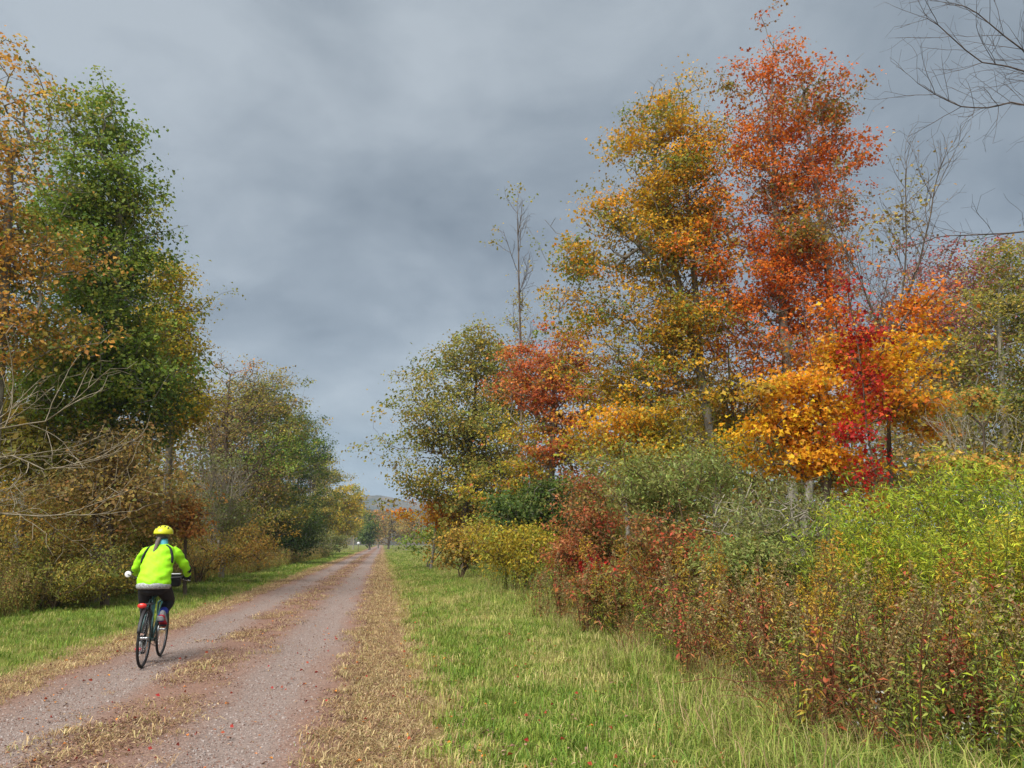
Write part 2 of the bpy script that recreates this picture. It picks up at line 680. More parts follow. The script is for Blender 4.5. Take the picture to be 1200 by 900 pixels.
def plant(name, label, cat, d, base_px, lobes, palname, ncl=500, lpc=20, leaf=0.12, trunk=None, tip=0.007, tr=0.14,
          bark='grey', spread=0.33, leafy=1.0, group=None, seed=None, shape='kite', stems=1, aspect=0.75, up=0.6, shell=0.5, wl=2.0,
          base_xy=None, droop=0.0, jag=1.0, flat=0.5, per=13, layer=0.42, fine=False, loose_f=0.24, shoot=1.4, dens=0.8, lift=0.02, bsc=0.28, gap=None):
    rng = np.random.default_rng(seed if seed is not None else len(PLANTS) * 13 + 5)
    PLANTS.append(name)
    if cat == 'shrub' and not fine:
        jag, loose_f = jag * 1.6, max(loose_f, 0.34)
    if gap is None:
        gap = 0.12
    if lpc > 0:
        ncl, lpc, leaf = int(ncl * 1.3), int(lpc * 1.22 + 0.5), leaf * 0.86
    if base_xy is None:
        b, _ = P(base_px, 640, d)
        bx, by = b[0], d
    else:
        bx, by = base_xy
    bz = float(ground_z(bx, by)) - 0.06
    base = np.array([bx, by, bz])
    # lobes to world ellipsoids
    Ls = []
    for lb in lobes:
        px, py, rx, ry = lb[:4]
        p_ = lb[4] if len(lb) > 4 and lb[4] else palname
        dd = lb[5] if len(lb) > 5 else 0.0
        c, s = P(px, py, d + dd)
        Ls.append((c, np.array([rx * s, (0.8 * rx + 0.2 * ry) * s, ry * s]), p_))
    vol = np.array([np.prod(l[1]) ** 0.8 for l in Ls])
    which = rng.choice(len(Ls), ncl, p=vol / vol.sum())
    cen = np.array([l[0] for l in Ls])[which]
    rr = np.array([l[1] for l in Ls])[which]
    # boughs: a cluster of sprays each, with gaps between them
    nb = max(6, int(ncl / per))
    bl = rng.choice(len(Ls), nb, p=vol / vol.sum())
    bdir = unit(rng.normal(size=(nb, 3)))
    brad = rng.random(nb) ** (1 / (3 + 3 * shell)) * (0.88 + 0.12 * jag * rng.normal(size=nb))
    brr = np.array([l[1] for l in Ls])[bl]
    bc = np.array([l[0] for l in Ls])[bl] + bdir * brr * brad[:, None]
    bsz = np.cbrt(brr.prod(1)) * bsc * rng.uniform(0.6, 1.5, nb)
    wb = bsz ** 2
    bi = rng.choice(nb, ncl, p=wb / wb.sum())
    which = bl[bi]
    cen, rr = cen * 0 + np.array([l[0] for l in Ls])[which], np.array([l[1] for l in Ls])[which]
    axis0 = np.array([bx * 0.3 + 0.7 * np.average([l[0][0] for l in Ls], weights=vol), by * 0.3 + 0.7 * np.average([l[0][1] for l in Ls], weights=vol), 0])
    radv = (bc - axis0) * np.array([1, 1, 0])
    radv = unit(radv) + np.array([0, 0, 0.25]) + rng.normal(size=(nb, 3)) * 0.25
    radv = unit(radv)[bi]
    tanv = np.cross(radv, np.array([0, 0, 1.0]))
    upv_ = np.cross(tanv, radv)
    g3 = rng.normal(size=(ncl, 3)) * bsz[bi][:, None]
    att = bc[bi] + radv * g3[:, :1] * 1.55 + tanv * g3[:, 1:2] * 0.85 + upv_ * g3[:, 2:] * layer
    loose = rng.random(ncl) < loose_f
    ld = unit(rng.normal(size=(ncl, 3))) * (rng.random((ncl, 1)) ** 0.3) * (1 + 0.06 * jag * rng.normal(size=(ncl, 1)))
    att = np.where(loose[:, None], cen + ld * rr, att)
    att[:, 2] = np.maximum(att[:, 2], float(ground_z(bx, by)) + 0.12)
    pname = np.array([l[2] for l in Ls])[which]
    # trunk polyline(s)
    nodes, parent = [base], [-1]
    if trunk is not None:
        polys = trunk if isinstance(trunk[0][0], (tuple, list)) else [trunk]
        for poly in polys:
            prev = 0
            last = nodes[0]
            kp = [base] + [P(q[0], q[1], d + (q[2] if len(q) > 2 else 0))[0] for q in poly]
            for tgt in spline(kp, 5 * len(kp))[1:]:
                if np.linalg.norm(tgt - last) < 0.22:
                    continue
                nodes.append(tgt + rng.normal(size=3) * 0.012)
                parent.append(prev)
                prev = len(nodes) - 1
                last = tgt
    else:
        ctr = (cen * 1.0).mean(0)
        top = att[:, 2].max()
        for s_ in range(stems):
            a_ = rng.uniform(0, 2 * PI)
            off = np.array([math.cos(a_), math.sin(a_), 0]) * (0.0 if stems == 1 else 1.0) * rr[:, 0].mean() * 0.4
            tgt = np.array([ctr[0] * 0.75 + bx * 0.25, by * 0.3 + 0.7 * ctr[1], bz + (top - bz) * (0.82 if stems == 1 else 0.5)]) + off
            prev = 0
            n_ = max(2, int((tgt[2] - bz) / 0.45))
            wob = rng.normal(size=2) * 0.12
            for k_ in range(1, n_ + 1):
                u = k_ / n_
                p_ = base + (tgt - base) * np.array([u ** 1.3, u ** 1.3, u])
                p_[:2] += wob * math.sin(u * 5)
                nodes.append(p_)
                parent.append(prev)
                prev = len(nodes) - 1
    if fine:
        # leafless habit: shoots leave the limb at an angle, straighten and fork again
        n0 = len(nodes)
        NA, par, chain = list(nodes), list(parent), [True] * n0
        tips = []

        def grow(j, dv, length, lvl):
            st_ = (0.16, 0.14, 0.12)[lvl] * max(1.0, length / 2.2)
            k = max(2, int(length / st_))
            p_, dirv, prev = NA[j], dv, j
            for q in range(k):
                dirv = unit(dirv + rng.normal(size=3) * 0.085 + np.array([0, 0, lift]))
                p_ = p_ + dirv * st_
                NA.append(p_)
                par.append(prev)
                chain.append(q > 0)
                prev = len(NA) - 1
                if lvl < 2 and q >= 1 and rng.random() < 0.72:
                    sd_ = unit(np.cross(dirv, rng.normal(size=3)))
                    an = rng.uniform(0.55, 1.0)
                    grow(prev, unit(dirv * math.cos(an) + sd_ * math.sin(an)), length * (1.05 - q / k) * rng.uniform(0.3, 0.6), lvl + 1)
            tips.append(prev)

        kids = set(par)
        for j in range(1, n0):
            pj = NA[j]
            if pj[2] - bz < (att[:, 2].min() - bz) * 0.7:
                continue
            dj = unit(NA[j] - NA[par[j]])
            near = 1.0 if j in kids else 0.6
            for _ in range(int(dens + rng.random())):
                sd_ = unit(np.cross(dj, rng.normal(size=3)) + np.array([0, 0, 0.25]))
                an = rng.uniform(0.5, 1.0)
                grow(j, unit(dj * math.cos(an) + sd_ * math.sin(an)), shoot * rng.uniform(0.45, 1.1) * near, 0)
            if j not in kids:
                grow(j, dj, shoot * 0.6, 0)
        NA, par, chain = np.array(NA), np.array(par), np.array(chain)
        n = len(NA)
        chain[0] = False
        tp = NA[np.array(tips)]
        ncl = len(tp)
        ia = rng.integers(0, len(cen), ncl)
        att, cen, pname = tp, tp - np.array([0, 0, 0.3]), pname[ia]
    else:
        n0 = len(nodes)
        seg, kmax = (0.17, 9) if fine else (0.35, 5)
        MAXN = n0 + ncl * (kmax + 1) + 10
        NA = np.zeros((MAXN, 3))
        NA[:n0] = nodes
        par = np.full(MAXN, -1)
        par[:n0] = parent
        chain = np.zeros(MAXN, bool)          # True if same chain as the parent
        chain[1:n0] = True
        dirn = np.zeros((MAXN, 3))
        dirn[:n0] = (0, 0, 1)
        n = n0
        d0 = np.sqrt(((att[:, None, :] - NA[None, 1:n0:2, :]) ** 2).sum(-1)).min(1) if n0 > 2 else np.linalg.norm(att - base, axis=1)
        order = np.argsort(d0 + rng.normal(size=ncl) * 0.2)
        tips = []
        for ai in order:
            a = att[ai]
            dv = a - NA[:n]
            hh = np.hypot(dv[:, 0], dv[:, 1])
            dist = np.sqrt(hh * hh + dv[:, 2] ** 2)
            cost = dist + 0.9 * np.maximum(0, 0.35 * hh - dv[:, 2]) * (1 - droop)
            cost[0] += 1.0
            j = int(cost.argmin())
            D_ = dist[j]
            k_ = int(min(kmax, max(1, round(D_ / seg))))
            ctrl = NA[j] + 0.5 * D_ * unit((0.3 if fine else 0.55) * dirn[j] + unit(dv[j]) + np.array([0, 0, 0.12])) + rng.normal(size=3) * (0.025 if fine else 0.05) * D_
            prev = j
            for q in range(1, k_ + 1):
                u = q / k_
                p_ = (1 - u) ** 2 * NA[j] + 2 * u * (1 - u) * ctrl + u * u * a
                if q < k_:
                    p_ = p_ + rng.normal(size=3) * (0.008 if fine else 0.03) * min(D_, 1.2)
                NA[n] = p_
                par[n] = prev
                chain[n] = q > 1
                dirn[n] = unit(p_ - NA[prev])
                prev = n
                n += 1
            tips.append(prev)
        NA, par, chain = NA[:n], par[:n], chain[:n]
    cnt = np.zeros(n)
    cnt[np.array(tips)] = 1
    for q in range(n - 1, 0, -1):
        cnt[par[q]] += cnt[q]
    cnt = np.maximum(cnt, 1)
    pw = math.log(max(tr / tip, 1.5)) / math.log(max(cnt[0], 3))
    r = tip * cnt ** pw
    hgt = NA[:, 2] - bz
    # root flare
    r[:n0] *= 1 + 0.35 * np.exp(-np.maximum(hgt[:n0], 0) / 0.25)
    dchild = np.zeros((n, 3))
    ed = unit(NA[1:] - NA[par[1:]])
    dchild[1:] = ed
    dchild[0] = (0, 0, 1)
    ci = np.arange(1, n)
    pi_ = par[1:]
    same = chain[1:]
    ra = np.where(same, r[pi_], np.minimum(r[pi_], r[ci] * 1.2))
    da = np.where(same[:, None], dchild[pi_], ed)
    big = r[ci] > 0.028
    VV, FF, off = [], [], 0
    for msk, k in ((big, 7), (~big, 3)):
        if msk.any():
            V, F = tubes(NA[pi_][msk], NA[ci][msk], ra[msk], r[ci][msk], da[msk], ed[msk], k)
            VV.append(V)
            FF.append(F + off)
            off += len(V)
    root = bpy.data.objects.new(name, None)
    COL.objects.link(root)
    root.location = base
    root.empty_display_size = 0.3
    tag(root, label, cat, group)
    tm = mesh_np('trunk', np.concatenate(VV) - base, np.concatenate(FF), smooth=True)
    add('trunk' if stems == 1 else 'stems', tm, M_BARK[bark], root)
    # leaves
    if lpc > 0 and leafy > 0:
        keep = rng.random(ncl) < leafy if leafy < 1 else np.ones(ncl, bool)
        ac = att[keep]
        if leafy < 1 and ncl > 40:
            cv = coherent(att, rng, 2.2) + 0.5 * rng.normal(size=ncl)
            keep = cv > np.quantile(cv, 1 - leafy)
            ac = att[keep]
        if leafy >= 1 and gap > 0:
            cv = coherent(att, rng, 1.7) + 0.6 * coherent(att, rng, 0.8) + 0.25 * rng.normal(size=ncl)
            keep = cv > np.quantile(cv, gap)
            ac = att[keep]
        cc = np.zeros((len(ac), 3))
        pk = pname[keep]
        for nm in np.unique(pk):
            mm = pk == nm
            cc[mm] = pick(ac[mm], nm, rng, wl)
        num = len(ac)
        m = np.repeat(np.arange(num), lpc)
        sp = spread * 0.74 * rng.uniform(0.55, 1.3, num)[m]
        g_ = rng.normal(size=(num * lpc, 3)) * np.array([1, 1, flat]) * sp[:, None]
        pos = ac[m] + g_
        outw = unit(pos - (cen[keep][m]))
        nrm = unit(np.array([0, 0, up]) + outw * 0.45 + rng.normal(size=pos.shape) * 0.55)
        tan = unit(rng.normal(size=pos.shape) + outw * 0.4 + np.array([0, 0, -0.5]))
        ln = leaf * rng.uniform(0.6, 1.3, len(pos)) * rng.uniform(0.75, 1.2, num)[m]
        jit = rng.normal(size=(len(pos), 1))
        cols = cc[m] * (1 + 0.20 * jit) * (1 + 0.10 * rng.normal(size=(len(pos), 3)))
        # a few leaves of another turn of colour on each spray
        alt = rng.random(len(pos)) < 0.16
        if alt.any():
            cols[alt] = cc[rng.integers(0, num, alt.sum())] * (1 + 0.15 * jit[alt])
        cols = np.clip(cols * LEAFK, 0.004, 0.85)
        V, F, CC = leaf_faces(pos, nrm, tan, ln, ln * aspect, cols, shape=shape)
        cm = mesh_np('crown', V - base, F, colors=CC)
        co = add('crown' if cat == 'tree' else 'foliage', cm, M_LEAF, root)
        co['kind'] = 'stuff'
    return root


pal('gold', (200, 152, 36, 3), (176, 136, 38, 3), (142, 128, 44, 2.8), (116, 122, 46, 2.6), (208, 138, 34, 1))
pal('yellow', (226, 166, 34, 3), (216, 146, 34, 3), (200, 122, 36, 1.4), (180, 146, 48, 1.4))
pal('rust', (192, 96, 30, 3), (202, 114, 34, 2.6), (164, 78, 30, 1.6), (152, 104, 42, 1.6), (124, 112, 46, 1.2))
pal('orange', (200, 112, 32, 3), (188, 96, 32, 2), (212, 136, 34, 1.6))
pal('crimson', (166, 34, 30, 3), (142, 30, 32, 2), (196, 76, 36, 1.6))
pal('coral', (182, 104, 54, 3), (166, 86, 48, 2.4), (192, 124, 56, 1.6), (142, 118, 58, 1.6))
pal('olive', (142, 132, 56, 3), (124, 124, 52, 2.4), (160, 138, 58, 1.6), (108, 114, 52, 1.4))
pal('yellowgreen', (164, 146, 46, 3), (138, 136, 48, 2), (188, 158, 46, 1.4))
pal('green', (114, 134, 52, 3), (130, 144, 56, 2.4), (98, 120, 48, 1.6), (148, 146, 60, 1.4))
pal('darkgreen', (74, 94, 42, 3), (88, 104, 46, 2), (104, 114, 50, 1))
pal('orangegold', (200, 150, 70, 3), (184, 138, 66, 2), (156, 138, 64, 1.6), (118, 126, 54, 2))
pal('purple', (146, 84, 80, 3), (160, 92, 78, 2), (130, 92, 76, 1.4))
pal('brown', (156, 132, 78, 3), (170, 142, 78, 2), (136, 116, 72, 1.6), (156, 146, 80, 1.4))
pal('rustbrush', (156, 94, 56, 2.4), (138, 102, 60, 2.2), (124, 118, 58, 2.4), (172, 80, 54, 1), (148, 134, 68, 1.2))
pal('sage', (132, 138, 74, 3), (116, 126, 62, 2.4), (148, 148, 84, 1.4), (104, 114, 54, 1.2))
pal('lime', (150, 160, 44, 3), (132, 150, 44, 2.4), (170, 168, 50, 1.6), (112, 134, 46, 1.6))
pal('ochre', (168, 134, 62, 3), (154, 132, 62, 2), (140, 132, 62, 2), (186, 152, 62, 1))
pal('amber', (174, 124, 60, 3), (160, 114, 58, 2), (148, 130, 64, 2))
pal('greygreen', (120, 124, 72, 3), (132, 130, 80, 2), (104, 110, 60, 1.4))

T, S = 'tree', 'shrub'
# ---------------------------------------------------------------- right side of the track
plant('maple_tree', 'tall golden and olive maple with pale leaning forked trunk beside the rust-red maple', T, 22, 842,
      [(795, 112, 34, 26), (762, 145, 38, 34), (815, 160, 36, 45), (740, 200, 34, 42), (795, 220, 52, 48), (708, 258, 36, 38), (760, 290, 52, 42), (680, 305, 38, 28), (820, 290, 40, 55),
       (680, 362, 40, 38), (740, 370, 48, 42), (800, 380, 50, 48), (712, 438, 40, 40), (775, 455, 58, 42), (728, 505, 40, 32, 'yellow'), (690, 480, 28, 40, 'yellow'), (668, 420, 20, 30), (800, 520, 50, 30, 'yellowgreen')],
      'gold', ncl=2000, lpc=23, leaf=0.13, tr=0.19, loose_f=0.3, per=7, layer=0.75, bsc=0.26, gap=0.30,
      trunk=[[(838, 560), (826, 470), (806, 380), (792, 320), (770, 240), (768, 150)], [(838, 560), (826, 470), (818, 385), (812, 300), (800, 170)],
             [(838, 560), (826, 470), (806, 380), (760, 300), (712, 260)]], bark='grey', seed=3, shape='lobed')
plant('maple_tree', 'tallest rust-red and orange maple on the right side of the track', T, 21, 930,
      [(906, 26, 16, 30), (920, 76, 34, 36), (868, 96, 28, 26), (960, 116, 38, 36), (905, 140, 40, 38), (978, 182, 38, 40), (862, 180, 36, 38, 'orange'), (925, 215, 45, 42), (986, 240, 22, 32),
       (846, 250, 38, 36, 'orange'), (915, 285, 48, 40), (965, 290, 36, 38), (826, 306, 32, 22, 'orange'), (875, 335, 44, 36, 'orange'), (935, 350, 46, 40), (985, 350, 26, 34), (860, 392, 32, 34, 'orange'),
       (915, 412, 46, 36), (965, 425, 36, 34, 'orange')], 'rust', ncl=1650, lpc=21, leaf=0.13, tr=0.18, loose_f=0.26, per=7, layer=0.75, bsc=0.26, gap=0.32,
      trunk=[[(926, 520), (920, 400), (912, 290), (905, 160), (905, 60)], [(955, 520), (972, 400), (968, 300), (950, 180), (940, 95)]],
      bark='grey', seed=4, shape='lobed')
plant('maple_tree', 'low bright yellow-orange maple in front of the rust-red maple', T, 15.5, 965,
      [(905, 455, 32, 22), (950, 450, 34, 24), (895, 500, 26, 26), (940, 500, 40, 26), (985, 470, 30, 28), (920, 545, 46, 20), (965, 540, 34, 22), (990, 420, 30, 22), (1035, 440, 32, 24),
       (1060, 410, 30, 22), (1050, 475, 34, 20), (1095, 345, 32, 22, 'orange'), (1070, 372, 30, 22, 'orange'), (1000, 322, 26, 20, 'orange'), (970, 380, 26, 22, 'orange'), (1095, 440, 22, 18), (1080, 505, 26, 14),
       (1005, 560, 30, 16), (940, 410, 26, 20, 'orange')], 'yellow', ncl=640, lpc=22, leaf=0.125, tr=0.10, bark='brown', seed=5, shape='lobed', flat=0.4, layer=0.45, gap=0.2,
      trunk=[[(968, 580), (965, 500), (950, 420), (940, 350)], [(968, 580), (1000, 480), (1040, 400), (1080, 345)]])
plant('creeper_vine', 'crimson creeper climbing the forked bare tree beside the yellow maple', 'vine', 14.6, 1018,
      [(990, 340, 10, 16), (996, 372, 10, 16), (1008, 395, 14, 14), (1024, 388, 9, 12), (1002, 425, 9, 14), (1018, 450, 10, 18), (1016, 482, 14, 12), (1002, 505, 16, 12), (1030, 490, 12, 10), (1022, 525, 11, 16),
       (1012, 552, 13, 14), (1030, 560, 10, 10), (986, 500, 9, 12), (1022, 590, 10, 14)], 'crimson', ncl=150, lpc=9, leaf=0.11, tr=0.025, spread=0.28, seed=6, bark='brown', shape='lobed',
      trunk=[(1026, 600), (1022, 540), (1012, 470), (1004, 400), (992, 335)], up=0.2, per=4)
plant('bare_tree', 'slender nearly leafless forked tree right of the rust-red maple', T, 16.5, 1044,
      [(1060, 190, 55, 60), (1020, 230, 45, 70), (1095, 260, 45, 70), (1045, 150, 40, 40), (1075, 330, 55, 50), (1000, 300, 45, 50)], 'brown', ncl=620, lpc=10, leafy=0.07,
      leaf=0.12, fine=True, tip=0.0030, tr=0.06, shoot=1.9, dens=1.9, lift=0.05, bark='brown', seed=7,
      trunk=[[(1042, 520), (1042, 420), (1060, 320), (1062, 200)], [(1042, 520), (1042, 420), (1012, 340), (985, 280)], [(1042, 520), (1042, 420), (1078, 300), (1100, 200)]])
plant('bare_tree', 'leafless dark-twigged tree reaching into the sky at the upper right edge', T, 11, 1330,
      [(1150, 45, 60, 40), (1170, 110, 60, 34), (1120, 120, 50, 24), (1150, 245, 60, 30), (1190, 190, 40, 60), (1110, 20, 30, 24), (1100, 262, 40, 22), (1180, 10, 40, 30)], 'brown', ncl=900, lpc=0, tip=0.0020, tr=0.05, shoot=1.15, dens=1.7,
      bark='dark', seed=8, fine=True, per=5,
      trunk=[[(1330, 520), (1325, 330), (1270, 140), (1200, 63), (1150, 20), (1107, 0)], [(1330, 520), (1325, 330), (1275, 150), (1200, 83), (1153, 73), (1103, 33), (1080, 15)],
             [(1330, 520), (1325, 330), (1265, 170), (1200, 123), (1157, 127), (1117, 122), (1067, 92)], [(1330, 520), (1325, 340), (1260, 285), (1200, 272), (1147, 275), (1100, 278), (1063, 290)]], jag=1.3)
plant('maple_tree', 'dull purple-red tree behind the low yellow maple', T, 38, 1105,
      [(1075, 325, 46, 38), (1125, 312, 50, 32), (1160, 330, 46, 38), (1150, 370, 50, 45), (1100, 400, 70, 60), (1020, 400, 40, 60), (1080, 480, 80, 60, 'brown')], 'purple', ncl=1250, lpc=18, leaf=0.2, spread=0.5, tr=0.2, seed=9)
plant('olive_tree', 'olive-green tree with thin grey branches at the right edge', T, 26, 1180,
      [(1180, 350, 45, 60), (1215, 340, 55, 60), (1150, 420, 50, 50), (1200, 430, 60, 60), (1170, 500, 60, 50), (1225, 500, 60, 60)], 'olive', ncl=900, lpc=18, leaf=0.15, spread=0.4, tr=0.16,
      bark='pale', seed=10)
plant('young_maple', 'small orange-leaved sapling under the olive-green tree at the right edge', T, 13, 1150,
      [(1145, 470, 26, 16), (1120, 535, 40, 14), (1165, 545, 34, 14), (1095, 515, 30, 14), (1190, 470, 24, 20)], 'orangegold', ncl=90, lpc=18, leaf=0.11, spread=0.2, tr=0.035, bark='brown', seed=11, shape='lobed', flat=0.35)
plant('bare_shrub', 'leafless grey arching shrub in front of the olive-green tree', S, 14, 1165,
      [(1130, 430, 70, 60), (1180, 400, 60, 70), (1170, 500, 70, 60)], 'brown', ncl=260, lpc=8, leafy=0.12, leaf=0.09, tip=0.0035, tr=0.035, stems=7, fine=True, shoot=1.6, dens=1.3, lift=0.06, bark='pale', seed=12)
plant('red_maple', 'coral-red layered maple left of the tall golden maple', T, 30, 648,
      [(655, 400, 30, 30), (630, 425, 40, 30), (665, 440, 36, 34), (625, 465, 36, 22), (660, 490, 40, 26), (640, 525, 46, 22), (615, 555, 32, 20, 'yellowgreen'),
       (655, 565, 44, 22), (612, 500, 24, 30, 'yellowgreen'), (680, 470, 26, 50), (600, 590, 34, 26, 'yellowgreen'), (670, 530, 34, 30, 'rustbrush')], 'coral', ncl=700, lpc=24, leaf=0.15, spread=0.38, tr=0.14, seed=13, flat=0.3, shape='lobed')
plant('olive_tree', 'broad olive-green tree at the near corner of the track end', T, 42, 545,
      [(560, 420, 46, 32), (520, 445, 42, 36), (585, 440, 42, 42), (495, 490, 30, 42), (545, 495, 56, 50), (590, 500, 40, 60), (500, 545, 36, 40), (560, 560, 50, 46), (610, 560, 40, 50, 'brown'), (510, 590, 34, 36), (560, 605, 44, 36), (600, 440, 30, 40), (475, 510, 16, 30)],
      'olive', ncl=1150, lpc=22, leaf=0.19, spread=0.5, tr=0.2, bark='brown', seed=14)
plant('young_maple', 'yellow-orange low tree under the broad olive tree by the track end', T, 44, 505,
      [(492, 602, 26, 18), (520, 596, 30, 20), (478, 612, 16, 12), (540, 612, 26, 16)], 'yellow', ncl=150, lpc=20, leaf=0.19, spread=0.42, tr=0.07, seed=15)
plant('bare_poplar', 'thin leafless poplar top rising above the coral-red maple', T, 34, 612,
      [(606, 270, 20, 30), (600, 310, 26, 30), (622, 320, 20, 30), (606, 355, 30, 28), (612, 385, 36, 26)], 'yellowgreen', ncl=260, lpc=8, leafy=0.14, leaf=0.14, tip=0.005, tr=0.06, bark='brown', seed=16, fine=True, shoot=2.2, dens=2.2, lift=0.10,
      trunk=[(612, 560), (610, 400), (606, 250)])
# green understory behind the weeds
plant('willow_shrub', 'sage-green willow shrub below the golden maple trunk', S, 14.5, 790,
      [(790, 555, 60, 38), (840, 545, 56, 36), (745, 570, 50, 40), (800, 600, 80, 40), (870, 585, 50, 36)], 'sage', ncl=420, lpc=22, leaf=0.10, aspect=0.32, spread=0.24, stems=9, tr=0.05, bark='stem', seed=17, shape='lance')
plant('willow_shrub', 'grey-green shrub with silvery dead twigs right of the sage willow', S, 12.5, 900,
      [(905, 600, 60, 34), (950, 615, 60, 34), (870, 620, 50, 34)], 'greygreen', ncl=260, lpc=18, leaf=0.09, aspect=0.34, spread=0.24, stems=8, tr=0.04, bark='pale', seed=18, shape='lance')
plant('dogwood_shrub', 'rust-brown tall shrub in front of the coral-red maple', S, 17, 690,
      [(695, 590, 38, 34), (670, 620, 30, 34), (720, 625, 36, 36), (690, 655, 44, 34)], 'rustbrush', ncl=330, lpc=20, leaf=0.10, aspect=0.55, spread=0.24, stems=9, tr=0.05, bark='stem', seed=19)
plant('holly_shrub', 'rounded dark green bush between the coral maple and the rust shrub', S, 24, 628,
      [(628, 590, 30, 30), (600, 610, 28, 28), (650, 615, 26, 30)], 'darkgreen', ncl=260, lpc=22, leaf=0.13, spread=0.3, stems=6, tr=0.06, seed=20)
plant('brush_shrub', 'yellow-olive bush on the verge in front of the dark green bush', S, 22, 610,
      [(585, 640, 34, 26), (620, 645, 36, 28), (655, 650, 30, 26)], 'yellowgreen', ncl=280, lpc=22, leaf=0.12, aspect=.4, spread=0.3, stems=9, tr=0.05, bark='stem', seed=21, shape='lance')
plant('brush_shrub', 'ochre bush with mixed green leaves near the far verge', S, 33, 540,
      [(525, 640, 26, 20), (555, 640, 30, 22), (580, 630, 26, 26)], 'ochre', ncl=220, lpc=20, leaf=0.15, spread=0.38, stems=7, tr=0.05, bark='stem', seed=22)
plant('brush_shrub', 'green round bush under the yellow-orange low tree by the track end', S, 48, 500,
      [(490, 632, 20, 14), (515, 630, 22, 16), (545, 622, 26, 20)], 'green', ncl=180, lpc=18, leaf=0.2, spread=0.5, stems=6, tr=0.05, seed=23)
plant('feathery_shrub', 'big feathery yellow-green bush at the right edge of the verge', S, 8.6, 1100,
      [(1000, 606, 46, 40), (1055, 585, 46, 36), (1120, 572, 52, 40), (1180, 600, 46, 50), (1040, 650, 60, 40), (1120, 660, 66, 50), (1190, 690, 50, 60)], 'lime', ncl=540, lpc=21, leaf=0.085, aspect=0.2,
      spread=0.2, stems=14, tr=0.02, tip=0.003, bark='stem', seed=60, shape='lance', up=0.3, layer=0.8, per=8)
plant('arching_shrub', 'rust and olive shrub in the middle of the right thicket', S, 11.5, 770,
      [(765, 632, 26, 30), (805, 650, 30, 28), (740, 668, 26, 26), (790, 615, 18, 22)], 'rustbrush', ncl=170, lpc=14, leaf=0.08, aspect=0.5, spread=0.2, stems=10, tr=0.025, tip=0.003, bark='stem', seed=61, layer=0.7)
plant('leafy_shrub', 'dull green leafy bush in front of the grey-green willow', S, 10, 880,
      [(870, 655, 44, 28), (910, 665, 40, 30), (840, 680, 34, 26)], 'sage', ncl=260, lpc=18, leaf=0.075, aspect=0.45, spread=0.18, stems=10, tr=0.022, tip=0.003, bark='stem', seed=62, layer=0.7)
plant('sumac_shrub', 'low bush with scarlet leaf tips at the grass edge', S, 13, 690,
      [(690, 690, 20, 18), (715, 700, 22, 18), (705, 672, 16, 14, 'crimson'), (680, 706, 12, 9, 'crimson')], 'rustbrush', ncl=90, lpc=16, leaf=0.09, spread=0.17, stems=6, tr=0.015, tip=0.003, bark='stem', seed=63)
plant('leafy_shrub', 'yellow-ochre bush leaning out of the thicket at the right edge', S, 7.2, 1180,
      [(1180, 640, 30, 40), (1200, 700, 36, 44)], 'yellowgreen', ncl=150, lpc=18, leaf=0.07, aspect=0.3, spread=0.16, stems=8, tr=0.015, tip=0.0028, bark='stem', seed=64, shape='lance', layer=0.8)
plant('young_maple', 'orange-brown young maple between the golden and rust-red maple trunks', T, 25, 866,
      [(850, 400, 34, 40, 'orange'), (880, 450, 40, 36, 'rust'), (838, 460, 36, 36, 'gold'), (865, 510, 46, 34, 'yellowgreen'), (905, 500, 36, 34, 'orange')], 'rust', ncl=420, lpc=19, leaf=0.13, tr=0.09, seed=70, shape='lobed', gap=0.25)
plant('young_maple', 'yellow-green sapling hanging into the brush below the golden maple', T, 21, 722,
      [(715, 500, 34, 26, 'yellow'), (750, 485, 36, 28, 'gold'), (695, 530, 34, 24), (740, 535, 44, 26), (780, 510, 34, 30)], 'yellowgreen', ncl=360, lpc=19, leaf=0.12, tr=0.06, seed=71, shape='lobed', gap=0.2)
# fill behind the right-hand trees
plant('background_tree', 'brown-olive tree filling the gap behind the golden maple trunk', T, 34, 790,
      [(740, 520, 60, 60), (800, 510, 60, 60), (850, 500, 50, 70), (700, 560, 50, 50)], 'ochre', ncl=420, lpc=18, leaf=0.18, spread=0.5, tr=0.16, seed=24)
plant('background_tree', 'dull brown tree behind the low yellow maple and crimson creeper', T, 30, 960,
      [(900, 520, 60, 60), (960, 510, 60, 60), (1020, 520, 60, 60), (1080, 540, 60, 50, 'olive')], 'brown', ncl=420, lpc=18, leaf=0.17, spread=0.5, tr=0.16, seed=25)
plant('background_tree', 'green-brown tree standing behind the sapling at the right edge', T, 34, 1160,
      [(1120, 560, 70, 50), (1190, 560, 70, 60), (1240, 500, 70, 90)], 'greygreen', ncl=360, lpc=18, leaf=0.2, spread=0.55, tr=0.16, seed=26)



